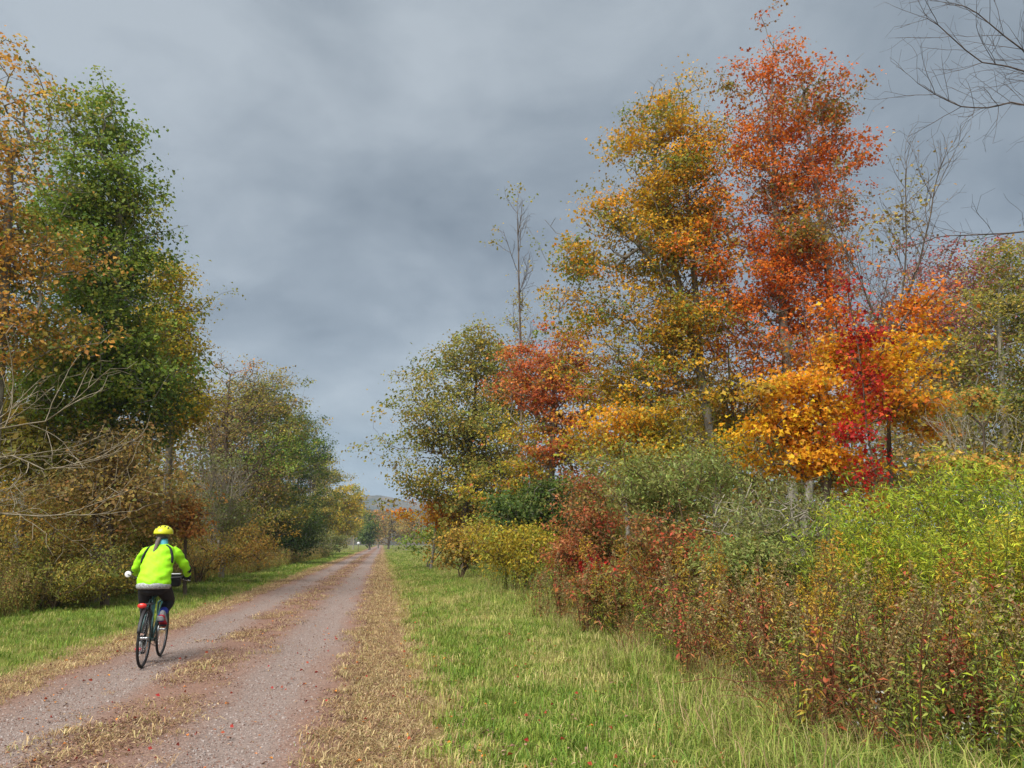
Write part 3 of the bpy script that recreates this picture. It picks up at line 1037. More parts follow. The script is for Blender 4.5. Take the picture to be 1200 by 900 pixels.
def woods(name, label, n_, x0, x1, y0, y1, h, palname, seed, leaf=0.26):
    """undergrowth and far crowns behind the first row: one mass"""
    rng = np.random.default_rng(seed)
    x_ = rng.uniform(x0, x1, n_)
    y_ = rng.uniform(y0, y1, n_)
    top = h * (0.75 + 0.25 * noise2(x_, y_, 7.0, seed))
    z_ = top * rng.random(n_) ** 0.8 + 0.2
    c = np.stack([x_, y_, z_], -1)
    cc = pick(c, palname, rng, 5.0)
    lpc = 16
    m_ = np.repeat(np.arange(n_), lpc)
    pos = c[m_] + rng.normal(size=(n_ * lpc, 3)) * np.array([0.55, 0.55, 0.32])
    nrm = unit(np.array([0, 0, 0.6]) + rng.normal(size=pos.shape) * 0.6)
    ln = leaf * rng.uniform(0.6, 1.3, len(pos))
    cols = np.clip(cc[m_] * (1 + 0.2 * rng.normal(size=(len(pos), 1))) * LEAFK, .004, .8)
    V, F, C_ = leaf_faces(pos, nrm, unit(rng.normal(size=pos.shape)), ln, ln * 0.7, cols)
    tag(add(name, mesh_np(name, V, F, colors=C_), M_LEAF), label, 'woodland', kind='stuff')


pal('woodmix', (120, 112, 58, 3), (140, 112, 56, 2.4), (104, 108, 52, 2.4), (158, 116, 54, 1.4), (96, 84, 60, 1.2))
woods('woodland', 'dull autumn undergrowth behind the first row on the right', 4200, 9.5, 34, 26, 95, 7.5, 'woodmix', 301)
woods('woodland', 'dull autumn undergrowth behind the first row on the left', 5600, -28, -10.5, 25, 120, 9.0, 'woodmix', 302)
# ---------------------------------------------------------------- left side of the track
plant('birch_tree', 'tall orange-gold tree cut by the left edge of the picture', T, 20, -10,
      [(0, 95, 32, 55), (25, 130, 34, 50), (5, 200, 50, 55), (50, 215, 36, 46), (20, 290, 56, 55), (70, 300, 34, 50), (15, 380, 56, 55), (60, 390, 44, 40), (-50, 250, 60, 150), (8, 40, 14, 30)],
      'orangegold', ncl=900, lpc=15, leaf=0.13, spread=0.34, tr=0.19, seed=30)
plant('poplar_tree', 'tall full green poplar, tallest tree left of the track', T, 24, 118,
      [(118, 135, 34, 42), (140, 175, 36, 42), (95, 165, 38, 45), (120, 235, 50, 50), (160, 255, 36, 40), (80, 250, 44, 60), (115, 320, 58, 55), (165, 335, 36, 50), (110, 400, 66, 55), (150, 440, 56, 50), (75, 450, 50, 50), (175, 480, 40, 40, 'darkgreen')],
      'green', ncl=1700, lpc=24, leaf=0.14, spread=0.36, tr=0.22, seed=31, per=8, layer=0.6, gap=0.24, bark='grey')
plant('aspen_tree', 'yellow-green tree at the right shoulder of the green poplar', T, 31, 196,
      [(190, 330, 26, 36), (205, 370, 30, 36), (180, 400, 34, 40), (212, 410, 26, 40), (195, 460, 38, 40), (215, 490, 30, 40)], 'yellowgreen', ncl=820, lpc=20, leaf=0.15, spread=0.38, tr=0.13, seed=32)
plant('background_tree', 'olive tree behind the dead branches at the left edge', T, 25, 20,
      [(20, 460, 60, 50), (60, 520, 60, 50), (-20, 520, 60, 60), (110, 520, 50, 50, 'ochre')], 'olive', ncl=480, lpc=20, leaf=0.15, spread=0.42, tr=0.13, seed=33)
plant('understory_tree', 'amber-leaved low tree behind the cyclist', T, 22, 130,
      [(120, 540, 44, 36), (160, 530, 40, 36), (90, 580, 44, 36), (140, 590, 46, 40), (185, 560, 30, 40, 'brown')], 'brown', ncl=380, lpc=13, leaf=0.12, spread=0.34, tr=0.09, bark='brown', seed=34)
plant('dead_tree', 'dead tree with pale bare branches arching in from the left edge', T, 14, -70,
      [(20, 500, 60, 40), (30, 560, 70, 40), (40, 600, 70, 40), (-40, 560, 60, 80)], 'brown', ncl=330, lpc=0, tip=0.0035, tr=0.04, bark='dead', seed=35, fine=True, shoot=1.5, dens=1.2,
      trunk=[[(-60, 590), (-40, 520), (10, 500), (55, 492), (86, 470)], [(-60, 590), (0, 535), (30, 542), (60, 550), (112, 538)], [(-60, 590), (-10, 600), (60, 605), (130, 585)]], jag=1.6)
plant('brush_shrub', 'ochre and yellow bush left of the cyclist at the lawn edge', S, 22, 50,
      [(30, 610, 60, 44), (85, 620, 56, 44), (-30, 620, 50, 60), (50, 660, 80, 34, 'olive')], 'ochre', ncl=460, lpc=22, leaf=0.10, aspect=.5, spread=0.28, stems=10, tr=0.05, bark='stem', seed=36)
plant('brush_shrub', 'green weedy bush low at the lawn edge left of the cyclist', S, 21, 70,
      [(20, 680, 60, 26), (80, 680, 60, 26), (125, 665, 36, 34)], 'olive', ncl=360, lpc=22, leaf=0.09, aspect=.4, spread=0.25, stems=12, tr=0.03, bark='stem', seed=37, shape='lance')
plant('oak_sapling', 'small rust-orange sapling right behind the cyclist shoulder', T, 25, 222,
      [(215, 580, 18, 24), (225, 610, 24, 24), (205, 605, 20, 22), (195, 570, 16, 16)], 'amber', ncl=140, lpc=16, leaf=0.12, spread=0.26, tr=0.05, bark='brown', seed=38)
plant('bare_tree', 'brown-grey leafless thicket tree on the left between green poplar and orange top', T, 42, 255,
      [(255, 460, 40, 50), (285, 480, 40, 50), (240, 510, 40, 50), (280, 540, 46, 50), (250, 570, 46, 40), (310, 560, 30, 50), (260, 620, 50, 30)], 'brown', ncl=1700, lpc=5, leafy=0.5, leaf=0.11, tip=0.010, tr=0.14, bark='brown', seed=39)
plant('bare_tree', 'leafless tree with pale crossing limbs left of the dark green tree', T, 36, 262,
      [(262, 520, 36, 60), (285, 580, 40, 50), (245, 600, 40, 40), (300, 608, 36, 30)], 'greygreen', ncl=320, lpc=7, leafy=0.35, leaf=0.12, tip=0.006, tr=0.10, bark='pale', seed=40, stems=5, fine=True, shoot=2.4, dens=1.5)
plant('bare_poplar', 'faint leafless treetop behind the yellow-green aspen', T, 48, 250,
      [(245, 395, 22, 28), (258, 420, 22, 26), (235, 430, 22, 30)], 'brown', ncl=320, lpc=0, tip=0.007, tr=0.10, bark='brown', seed=41, fine=True, shoot=2.6, stems=4, dens=1.5, lift=0.08)
plant('maple_tree', 'orange-topped olive maple on the left in the middle distance', T, 58, 300,
      [(290, 434, 24, 14, 'amber'), (315, 465, 34, 28), (290, 480, 34, 40), (335, 495, 30, 36), (310, 530, 44, 46, 'green'), (285, 580, 40, 40), (325, 590, 34, 36), (265, 500, 30, 40, 'brown')], 'olive', ncl=1500, lpc=20, leaf=0.18, spread=0.46, tr=0.15, seed=42)
plant('evergreen_tree', 'dark green tree right of the orange-topped maple', T, 80, 348,
      [(345, 500, 24, 26), (360, 530, 26, 34), (335, 550, 32, 36), (365, 570, 22, 30), (345, 605, 30, 30)], 'darkgreen', ncl=1000, lpc=20, leaf=0.2, spread=0.5, tr=0.14, seed=43)
plant('bare_poplar', 'faint leafless crown rising behind the dark green tree', T, 110, 365,
      [(355, 480, 18, 24), (375, 505, 20, 26), (388, 535, 16, 24)], 'brown', ncl=220, lpc=0, tip=0.014, tr=0.14, bark='brown', seed=44, fine=True, shoot=4, stems=5, dens=1.5, lift=0.08)
plant('background_tree', 'grey-green tree beyond the dark green tree', T, 108, 378,
      [(383, 550, 13, 26), (388, 580, 15, 30), (372, 600, 20, 30)], 'olive', ncl=520, lpc=20, leaf=0.24, spread=0.6, tr=0.14, seed=45)
plant('aspen_tree', 'yellow-green tree with pale trunk at the far left verge', T, 150, 398,
      [(403, 578, 13, 20), (409, 604, 11, 24), (396, 608, 15, 26)], 'yellowgreen', ncl=320, lpc=18, leaf=0.4, spread=0.9, tr=0.14, bark='pale', seed=46)
plant('aspen_tree', 'last yellow-green tree before the white sign', T, 215, 414,
      [(417, 592, 7, 18), (421, 612, 7, 20)], 'yellowgreen', ncl=180, lpc=16, leaf=0.55, spread=1.0, tr=0.16, bark='pale', seed=47)
plant('brush_shrub', 'dark green bush beside the lawn in the left middle distance', S, 60, 340,
      [(342, 628, 28, 26), (362, 636, 18, 18), (315, 622, 26, 26)], 'darkgreen', ncl=300, lpc=20, leaf=0.16, spread=0.4, stems=7, tr=0.05, seed=48)
plant('brush_shrub', 'grey-green bush at the foot of the far yellow-green trees', S, 105, 380,
      [(388, 635, 14, 14), (400, 636, 9, 10), (372, 630, 14, 16)], 'greygreen', ncl=180, lpc=18, leaf=0.22, spread=0.5, stems=6, tr=0.05, seed=49)
plant('brush_shrub', 'brown and olive thicket bush behind the cyclist handlebar', S, 32, 235,
      [(200, 640, 36, 30), (250, 640, 40, 26), (290, 640, 36, 24)], 'ochre', ncl=340, lpc=18, leaf=0.12, aspect=.45, spread=0.32, stems=10, tr=0.04, bark='stem', seed=50, shape='lance')
plant('brush_shrub', 'olive bush between the cyclist and the ochre bush', S, 26, 150,
      [(160, 640, 36, 36), (190, 655, 30, 28), (140, 615, 30, 30)], 'olive', ncl=300, lpc=18, leaf=0.11, aspect=.5, spread=0.3, stems=9, tr=0.04, bark='stem', seed=51)
# ---------------------------------------------------------------- end of the track
plant('bare_tree', 'grey leafless tree standing at the very end of the track', T, 230, 455,
      [(455, 614, 12, 16), (468, 618, 10, 14), (450, 630, 10, 8), (464, 632, 12, 8)], 'brown', ncl=240, lpc=10, leafy=.5, leaf=0.5, spread=1.2, tip=0.05, tr=0.3, bark='brown', seed=52)
plant('maple_tree', 'faded orange tree beside the grey tree at the track end', T, 250, 443,
      [(443, 608, 9, 10), (446, 622, 9, 12, 'brown')], 'amber', ncl=120, lpc=14, leaf=0.6, spread=1.5, tr=0.3, seed=53)
plant('evergreen_tree', 'small dark green conifer-like tree left of the track end', T, 190, 433,
      [(434, 612, 5, 14), (431, 628, 7, 10)], 'darkgreen', ncl=120, lpc=14, leaf=0.5, spread=1.0, tr=0.25, seed=54)
plant('background_tree', 'grey-brown tree closing the gap right of the track end', T, 210, 476,
      [(480, 618, 12, 16), (490, 625, 12, 12)], 'brown', ncl=160, lpc=14, leaf=0.5, spread=1.2, tr=0.25, seed=55)


# ------------------------------------------------------------------ ground cover (uncountable): grass, litter, stones, weeds
def scatter(name, label, cat, protos, pts, rot, scl, idx):
    src = bpy.data.collections.new(name + '_kinds')          # not linked to the scene: only instanced
    for k, (me, mat) in enumerate(protos):
        me.materials.clear()
        me.materials.append(mat)
        o = bpy.data.objects.new('%s_kind_%02d' % (name, k), me)
        src.objects.link(o)
    me = bpy.data.meshes.new(name)
    me.vertices.add(len(pts))
    me.vertices.foreach_set('co', np.asarray(pts, np.float32).ravel())
    a = me.attributes.new('rot', 'FLOAT_VECTOR', 'POINT')
    a.data.foreach_set('vector', np.asarray(rot, np.float32).ravel())
    a = me.attributes.new('scl', 'FLOAT', 'POINT')
    a.data.foreach_set('value', np.asarray(scl, np.float32))
    a = me.attributes.new('idx', 'INT', 'POINT')
    a.data.foreach_set('value', np.asarray(idx, np.int32))
    o = add(name, me)
    ng = bpy.data.node_groups.new(name + '_scatter', 'GeometryNodeTree')
    ng.interface.new_socket('Geometry', in_out='INPUT', socket_type='NodeSocketGeometry')
    ng.interface.new_socket('Geometry', in_out='OUTPUT', socket_type='NodeSocketGeometry')
    gi, go = ng.nodes.new('NodeGroupInput'), ng.nodes.new('NodeGroupOutput')
    iop = ng.nodes.new('GeometryNodeInstanceOnPoints')
    ci = ng.nodes.new('GeometryNodeCollectionInfo')
    ci.inputs['Collection'].default_value = src
    ci.inputs['Separate Children'].default_value = True
    ci.inputs['Reset Children'].default_value = True

    def attr(nm, typ):
        q = ng.nodes.new('GeometryNodeInputNamedAttribute')
        q.data_type = typ
        q.inputs['Name'].default_value = nm
        return q.outputs['Attribute']

    lk = ng.links.new
    e2r = ng.nodes.new('FunctionNodeEulerToRotation')
    lk(attr('rot', 'FLOAT_VECTOR'), e2r.inputs[0])
    lk(gi.outputs[0], iop.inputs['Points'])
    lk(ci.outputs[0], iop.inputs['Instance'])
    iop.inputs['Pick Instance'].default_value = True
    lk(attr('idx', 'INT'), iop.inputs['Instance Index'])
    lk(e2r.outputs[0], iop.inputs['Rotation'])
    lk(attr('scl', 'FLOAT'), iop.inputs['Scale'])
    lk(iop.outputs[0], go.inputs[0])
    md = o.modifiers.new('scatter', 'NODES')
    md.node_group = ng
    tag(o, label, cat, kind='stuff')
    return o


def blades(rng, n, radius, hmin, hmax, width, lean, cols, flatness=0.0):
    a = rng.uniform(0, 2 * PI, n)
    rr_ = radius * np.sqrt(rng.random(n))
    b = np.stack([rr_ * np.cos(a), rr_ * np.sin(a), np.zeros(n) - 0.005], -1)
    h = rng.uniform(hmin, hmax, n)
    az = rng.uniform(0, 2 * PI, n)
    ln_ = lean * rng.uniform(0.3, 1.3, n)
    dirh = np.stack([np.cos(az), np.sin(az), np.zeros(n)], -1)
    side = np.stack([-np.sin(az), np.cos(az), np.zeros(n)], -1)
    w = width * rng.uniform(0.6, 1.3, n)
    up_ = np.array([0, 0, 1.0])
    mid = b + dirh * (h * ln_ * 0.35)[:, None] + up_ * (h * (0.62 - 0.3 * flatness))[:, None]
    tip_ = b + dirh * (h * ln_ * 1.0)[:, None] + up_ * (h * (1.0 - 0.35 * np.minimum(ln_, 1.2) - 0.5 * flatness))[:, None]
    V = np.stack([b - side * w[:, None] / 2, b + side * w[:, None] / 2, mid + side * w[:, None] * 0.4, mid - side * w[:, None] * 0.4, tip_], 1).reshape(-1, 3)
    i = np.arange(n)[:, None] * 5
    F = [i + np.array([[0, 1, 2, 3]]), i + np.array([[3, 2, 4]])]
    c = np.array([lin(x) for x in cols])[rng.integers(0, len(cols), n)] * rng.uniform(0.7, 1.3, (n, 1))
    return V, F, np.repeat(np.clip(c, 0.004, 0.8), 5, 0)


GREEN = [(112, 140, 50), (128, 152, 56), (146, 160, 68), (100, 130, 46)]
PALE = [(162, 166, 86), (176, 172, 98), (148, 160, 76), (190, 178, 116)]
STRAW = [(188, 164, 118), (174, 144, 102), (202, 182, 136), (156, 126, 94), (144, 112, 86)]
g_rng = np.random.default_rng(77)


def tuft_protos(cols, n, k, hmin, hmax, w, lean, mat, radius=0.11, flatness=0.0):
    out_ = []
    for _ in range(k):
        V, F, C_ = blades(g_rng, n, radius, hmin, hmax, w, lean, cols, flatness)
        out_.append((mesh_np('tuft', V, F, colors=C_), mat))
    return out_


def sample_y(rng, n, y0, y1, p=1.0):
    u = rng.random(n)
    if abs(p - 1) < 1e-6:
        return y0 * (y1 / y0) ** u
    q = 1 - p
    return (y0 ** q + u * (y1 ** q - y0 ** q)) ** (1 / q)


def upright(rng, n, tilt=0.12):
    return np.stack([rng.normal(size=n) * tilt, rng.normal(size=n) * tilt, rng.uniform(0, 2 * PI, n)], -1)


# lawn on both verges
protos = tuft_protos(GREEN, 26, 5, 0.05, 0.13, 0.007, 0.7, M_GRASS) + tuft_protos(PALE, 24, 5, 0.05, 0.15, 0.006, 0.8, M_GRASS) \
    + tuft_protos(STRAW[:3] + PALE[:2], 20, 3, 0.04, 0.12, 0.006, 1.0, M_GRASS)
n = 26000
y = sample_y(g_rng, n, 3.6, 130, 1.15)
x = np.where(g_rng.random(n) < 0.62, g_rng.uniform(0.25, 5.2, n), g_rng.uniform(-9.5, -3.95, n))
edge = np.where(x > 0, x - 0.55, -4.15 - x) + 0.22 * noise2(x, y, 1.6, 3)
patch = noise2(x, y, 3.0, 4) + 0.5 * g_rng.normal(size=n)
keep = edge > -0.15 + 0.3 * g_rng.random(n) ** 2
x, y, edge, patch = x[keep], y[keep], edge[keep], patch[keep]
n = len(x)
straw = (edge < 0.35 * g_rng.random(n)) | ((patch > 1.15 - 0.75 * smooth(2.4 - x, 0, 2.2)) & (x > 0)) | (g_rng.random(n) < 0.06)
pale = (patch > 0.4) & ~straw & (x > 0) | (g_rng.random(n) < 0.15) & ~straw
idx = np.where(straw, g_rng.integers(10, 13, n), np.where(pale, g_rng.integers(5, 10, n), g_rng.integers(0, 5, n)))
scl = g_rng.uniform(0.7, 1.3, n) * (1 + np.clip(y - 8, 0, 60) * 0.02) * np.where(x > 0, 1 + 0.5 * smooth(x, 2.2, 4.2), 0.8)
scatter('lawn_grass', 'short green and straw-flecked grass on the verges', 'grass', protos,
        np.stack([x, y, ground_z(x, y)], -1), upright(g_rng, n), scl, idx)

# taller pale grass against the thickets
protos = tuft_protos(PALE[:3] + GREEN, 30, 5, 0.16, 0.45, 0.007, 0.95, M_GRASS, 0.18) + tuft_protos(STRAW + PALE, 22, 3, 0.2, 0.6, 0.006, 0.8, M_GRASS, 0.16)
n = 2600
y = sample_y(g_rng, n, 4.2, 70, 1.0)
right = g_rng.random(n) < 0.72
x = np.where(right, 3.7 + 0.3 * noise2(y, y * 0.3, 4, 8) + g_rng.normal(size=n) * 0.42, -8.1 + 1.6 * smooth(y, 20, 45) + 0.8 * smooth(y, 45, 90) - np.abs(g_rng.normal(size=n)) * 0.6)
x = np.where(right & (y < 10), x - 0.35, x)
idx = np.where(g_rng.random(n) < 0.7, g_rng.integers(0, 5, n), g_rng.integers(5, 8, n))
scatter('tall_grass', 'longer pale grass fringing the thickets', 'grass', protos, np.stack([x, y, ground_z(x, y)], -1), upright(g_rng, n), g_rng.uniform(0.4, 1.1, n), idx)


# dead grass and leaf litter on the track edges and its middle
def litter_proto(cols, n_, size, radius):
    a_ = g_rng.uniform(0, 2 * PI, n_)
    r_ = radius * np.sqrt(g_rng.random(n_))
    pos = np.stack([r_ * np.cos(a_), r_ * np.sin(a_), g_rng.uniform(0.002, 0.02, n_)], -1)
    nrm = unit(np.array([0, 0, 1.0]) + g_rng.normal(size=(n_, 3)) * 0.35)
    tan = unit(g_rng.normal(size=(n_, 3)))
    c_ = np.array([lin(q) for q in cols])[g_rng.integers(0, len(cols), n_)] * g_rng.uniform(0.65, 1.3, (n_, 1))
    ln_ = size * g_rng.uniform(0.5, 1.3, n_)
    V, F, C_ = leaf_faces(pos, nrm, tan, ln_, ln_ * g_rng.uniform(0.35, 0.8, n_), np.clip(c_, 0.004, .8), fold=0.3)
    return mesh_np('litter', V, F, colors=C_), M_LITTER


LIT = [(150, 120, 96), (134, 102, 84), (166, 140, 112), (118, 90, 78), (146, 108, 90), (178, 154, 122)]
protos = [litter_proto(LIT, 24, 0.025, 0.15) for _ in range(6)] + tuft_protos(STRAW, 22, 5, 0.04, 0.11, 0.006, 1.6, M_GRASS, 0.13, 0.75) \
    + tuft_protos(STRAW[:3] + PALE[:1], 18, 3, 0.04, 0.10, 0.006, 1.2, M_GRASS, 0.12, 0.3)
n = 13000
y = sample_y(g_rng, n, 4.0, 110, 1.1)
band = g_rng.choice(3, n, p=[0.44, 0.26, 0.30])
x = np.select([band == 0, band == 1], [g_rng.normal(-0.02, 0.25, n), g_rng.normal(-3.76, 0.18, n)], g_rng.normal(-1.98, 0.26, n)) + 0.10 * noise2(y, y * .2, 3, 9)
keep = ((band == 0) & (x > -0.62 + 0.2 * g_rng.random(n))) | ((band == 1) & (x < -3.38)) | ((band == 2) & (noise2(x * 2.5, y * 0.6, 1.5, 10) + 0.6 * g_rng.normal(size=n) > 0.25))
x, y, band = x[keep], y[keep], band[keep]
n = len(x)
z = np.where((x > -3.75) & (x < -0.25), np.maximum(road_z(x, y), ground_z(x, y)), ground_z(x, y)) + 0.003
idx = np.where(g_rng.random(n) < np.where(band == 2, 0.6, 0.28), g_rng.integers(0, 6, n), g_rng.integers(6, 14, n))
scatter('dry_litter', 'brown dead grass and leaf litter along the track edges and middle', 'leaf litter', protos, np.stack([x, y, z], -1),
        upright(g_rng, n, 0.08), g_rng.uniform(0.6, 1.2, n) * (1 + np.clip(y - 10, 0, 50) * 0.015), idx)
# thin scatter of single leaves over ruts and grass
protos = [litter_proto(LIT + [(196, 120, 50), (150, 60, 44)], 3, 0.045, 0.10) for _ in range(6)]
n = 2000
y = sample_y(g_rng, n, 4.0, 60, 1.2)
x = g_rng.uniform(-4.5, 3.6, n)
z = np.where((x > -3.75) & (x < -0.25), road_z(x, y), ground_z(x, y) + 0.05) + 0.004
scatter('fallen_leaves', 'single fallen leaves strewn over track and grass', 'leaves', protos, np.stack([x, y, z], -1), upright(g_rng, n, 0.1), g_rng.uniform(0.5, 1.0, n), g_rng.integers(0, 6, n))

# loose stones in the wheel ruts
M_STONE = plain_mat('track_stone', lin((158, 146, 140)), 0.9, noise=0.35, nscale=30)
M_STONE2 = plain_mat('track_stone_red', lin((132, 104, 92)), 0.9, noise=0.35, nscale=30)
protos = []
for k in range(8):
    bm = bmesh.new()
    bmesh.ops.create_icosphere(bm, subdivisions=1, radius=1)
    sx = g_rng.uniform(0.7, 1.3, 3) * np.array([1, 1, 0.6])
    for v in bm.verts:
        v.co = Vector(np.array(v.co) * sx * g_rng.uniform(0.75, 1.2))
    me = bpy.data.meshes.new('stone')
    bm.to_mesh(me)
    bm.free()
    protos.append((me, M_STONE if k < 5 else M_STONE2))
n = 26000
y = sample_y(g_rng, n, 4.0, 34, 1.6)
x = np.where(g_rng.random(n) < 0.5, g_rng.normal(-2.8, 0.34, n), g_rng.normal(-1.08, 0.36, n))
keep = (x > -3.6) & (x < -0.35)
x, y = x[keep], y[keep]
n = len(x)
scatter('gravel', 'loose small stones in the wheel ruts', 'gravel', protos, np.stack([x, y, road_z(x, y) + 0.001], -1), g_rng.uniform(0, 6.3, (n, 3)),
        0.0035 + 0.009 * g_rng.random(n) ** 3, g_rng.integers(0, 8, n))


# tall weeds: one mass per colour
def weed(rng, h, cols, nleaf, llen, lw, plume=None, nst=1, stemc=(110, 84, 58), spread_=0.06, droop_=0.5, nplume=60, bend=0.28):
    VV, FF, CC, off = [], [], [], 0

    def put(V, F, C_):
        nonlocal off
        Fs = F if isinstance(F, list) else [F]
        for f in Fs:
            FF.append(f + off) if f.shape[1] == 3 else FF.extend([f[:, [0, 1, 2]] + off, f[:, [0, 2, 3]] + off])
        VV.append(V)
        CC.append(C_)
        off += len(V)

    for s_ in range(nst):
        az = rng.uniform(0, 2 * PI)
        hh = h * rng.uniform(0.7, 1.1)
        lean_ = rng.uniform(0.05, bend) * hh
        b = np.array([math.cos(az), math.sin(az), 0]) * spread_ * rng.random()
        u = np.linspace(0, 1, 6)
        pth = b + np.stack([np.cos(az) * lean_ * u ** 2, np.sin(az) * lean_ * u ** 2, hh * (u - 0.45 * (lean_ / hh) ** 2 * u ** 3)], -1)
        r_ = np.linspace(0.006, 0.0025, 6)
        dd = unit(np.diff(pth, axis=0))
        V, F = tubes(pth[:-1], pth[1:], r_[:-1], r_[1:], dd, dd, 3)
        put(V, F, np.tile(lin(stemc) * rng.uniform(0.8, 1.2), (len(V), 1)))
        uu = rng.uniform(0.12, 0.97, nleaf)
        pos = np.stack([np.interp(uu, u, pth[:, q]) for q in range(3)], -1)
        la = rng.uniform(0, 2 * PI, nleaf)
        tan = unit(np.stack([np.cos(la), np.sin(la), rng.uniform(-0.5 - droop_, 0.9 - droop_, nleaf)], -1))
        nrm = unit(np.array([0, 0, 1.0]) + rng.normal(size=(nleaf, 3)) * 0.4)
        ll = llen * rng.uniform(0.6, 1.3, nleaf) * (1.1 - 0.4 * uu)
        c_ = np.array([lin(q) for q in cols])[rng.integers(0, len(cols), nleaf)] * rng.uniform(0.7, 1.3, (nleaf, 1))
        V, F, C_ = leaf_faces(pos, nrm, tan, ll, ll * lw, np.clip(c_ * 1.5, .004, .8), shape='lance')
        put(V, F, C_)
        if plume is not None:
            m_ = nplume
            t_ = rng.random(m_)
            pa = rng.uniform(0, 2 * PI, m_)
            rad_ = 0.11 * (1 - t_) * rng.random(m_) + 0.01
            top_ = pth[-1]
            pos = top_ + np.stack([np.cos(pa) * rad_, np.sin(pa) * rad_, -0.22 + 0.30 * t_ - rad_ * 0.5], -1)
            c_ = np.array([lin(q) for q in plume])[rng.integers(0, len(plume), m_)] * rng.uniform(0.7, 1.3, (m_, 1))
            V, F, C_ = leaf_faces(pos, unit(rng.normal(size=(m_, 3))), unit(rng.normal(size=(m_, 3))), 0.03 * rng.uniform(.6, 1.4, m_), 0.016, np.clip(c_, .004, .8))
            put(V, F, C_)
    return mesh_np('weed', np.concatenate(VV), np.concatenate(FF), colors=np.concatenate(CC))


M_WEED = leaf_mat('weed_leaf', 0.42, 0.6, jitter=0.2)
w_rng = np.random.default_rng(21)
BR = [(140, 108, 60), (122, 88, 52), (160, 130, 74), (132, 122, 58), (150, 92, 54), (118, 122, 54)]
RD = [(160, 72, 56), (140, 84, 58), (120, 104, 56), (172, 98, 66), (104, 108, 54)]
LM = [(150, 166, 48), (166, 176, 52), (124, 146, 48), (180, 178, 58), (156, 146, 54)]
GR = [(116, 130, 58), (100, 118, 52), (134, 142, 68)]
FL = [(160, 140, 92), (140, 116, 74), (176, 158, 112)]
GD = [(196, 164, 48), (176, 140, 50), (160, 120, 60)]


def weed_field(name, label, protos, pts, smin, smax):
    x_, y_ = pts
    n_ = len(x_)
    scatter(name, label, 'weeds', [(p_, M_WEED) for p_ in protos], np.stack([x_, y_, ground_z(x_, y_) - 0.01], -1), upright(w_rng, n_, 0.10),
            w_rng.uniform(smin, smax, n_), w_rng.integers(0, len(protos), n_))


def area(n_, x0, x1, y0, y1, seed=None, thr=None, wl=2.5):
    x_ = w_rng.uniform(x0, x1, n_)
    y_ = sample_y(w_rng, n_, y0, y1, 0.6)
    x_ = x_ + 0.45 * noise2(y_, y_ * .3, 2.6, 31)
    if seed is not None:
        k_ = noise2(x_, y_, wl, seed) > thr
        x_, y_ = x_[k_], y_[k_]
    return x_, y_


weed_field('brown_weeds', 'dry brown goldenrod and weed stalks along the right verge',
           [weed(w_rng, 1.1, BR, 34, 0.07, 0.24, FL, 2, bend=0.55) for _ in range(6)] + [weed(w_rng, 1.2, BR + RD, 16, 0.075, 0.2, None, 3, (140, 92, 66), bend=1.0) for _ in range(4)], area(1100, 3.45, 7.0, 4.2, 16, 15, -0.45, 1.6), 0.3, 1.25)
weed_field('red_weeds', 'reddish-brown leafy weeds below the sage willow shrub',
           [weed(w_rng, 1.15, RD, 42, 0.075, 0.42, None, 2, (120, 70, 58)) for _ in range(6)], area(900, 3.7, 6.8, 5.5, 19, 5, 0.05, 1.8), 0.35, 1.35)
weed_field('lime_weeds', 'bright lime-green goldenrod mass at the right edge',
           [weed(w_rng, 1.7, LM, 90, 0.085, 0.17, None, 3, (120, 130, 60), droop_=0.2, bend=0.5) for _ in range(7)], area(620, 5.3, 10.0, 6.0, 10.5, 41, -0.5, 1.8), 0.4, 1.25)
weed_field('green_weeds', 'dark green weeds mixed into the thickets on the right verge',
           [weed(w_rng, 1.2, GR + LM[:1], 46, 0.08, 0.22, None, 2, (96, 96, 56), bend=0.6) for _ in range(5)], area(1600, 3.6, 9.0, 4.2, 34), 0.3, 1.2)
weed_field('golden_weeds', 'yellowing goldenrod plumes among the thickets on the right verge',
           [weed(w_rng, 1.3, [(150, 140, 54), (168, 132, 56), (128, 130, 54)], 40, 0.09, 0.22, GD, 2) for _ in range(4)], area(750, 3.7, 8.5, 4.4, 30, 7, -0.2), 0.4, 1.25)
weed_field('verge_weeds', 'olive and tan weeds along the left lawn edge',
           [weed(w_rng, 1.0, GR + BR[:3] + [(150, 150, 70)], 42, 0.09, 0.22, FL if k % 2 else None, 2) for k in range(6)],
           (lambda y_: (-7.9 + 1.5 * smooth(y_, 20, 45) + 0.8 * smooth(y_, 45, 90) - np.abs(w_rng.normal(size=len(y_))) * 1.1, y_))(sample_y(w_rng, 2600, 13, 90, 0.8)), 0.5, 1.15)
weed_field('white_asters', 'small white asters in the weeds at the lower right',
           [weed(w_rng, 0.5, GR, 24, 0.05, 0.25, [(226, 224, 216), (206, 204, 196)], 3, (110, 110, 70), nplume=13) for _ in range(3)],
           (np.concatenate([w_rng.normal(3.9, .08, 3), w_rng.normal(4.35, .2, 2), w_rng.normal(4.2, .25, 12)]), np.concatenate([w_rng.normal(5.9, .12, 3), w_rng.normal(5.4, .2, 2), w_rng.normal(24, .4, 12)])), 0.8, 1.1)


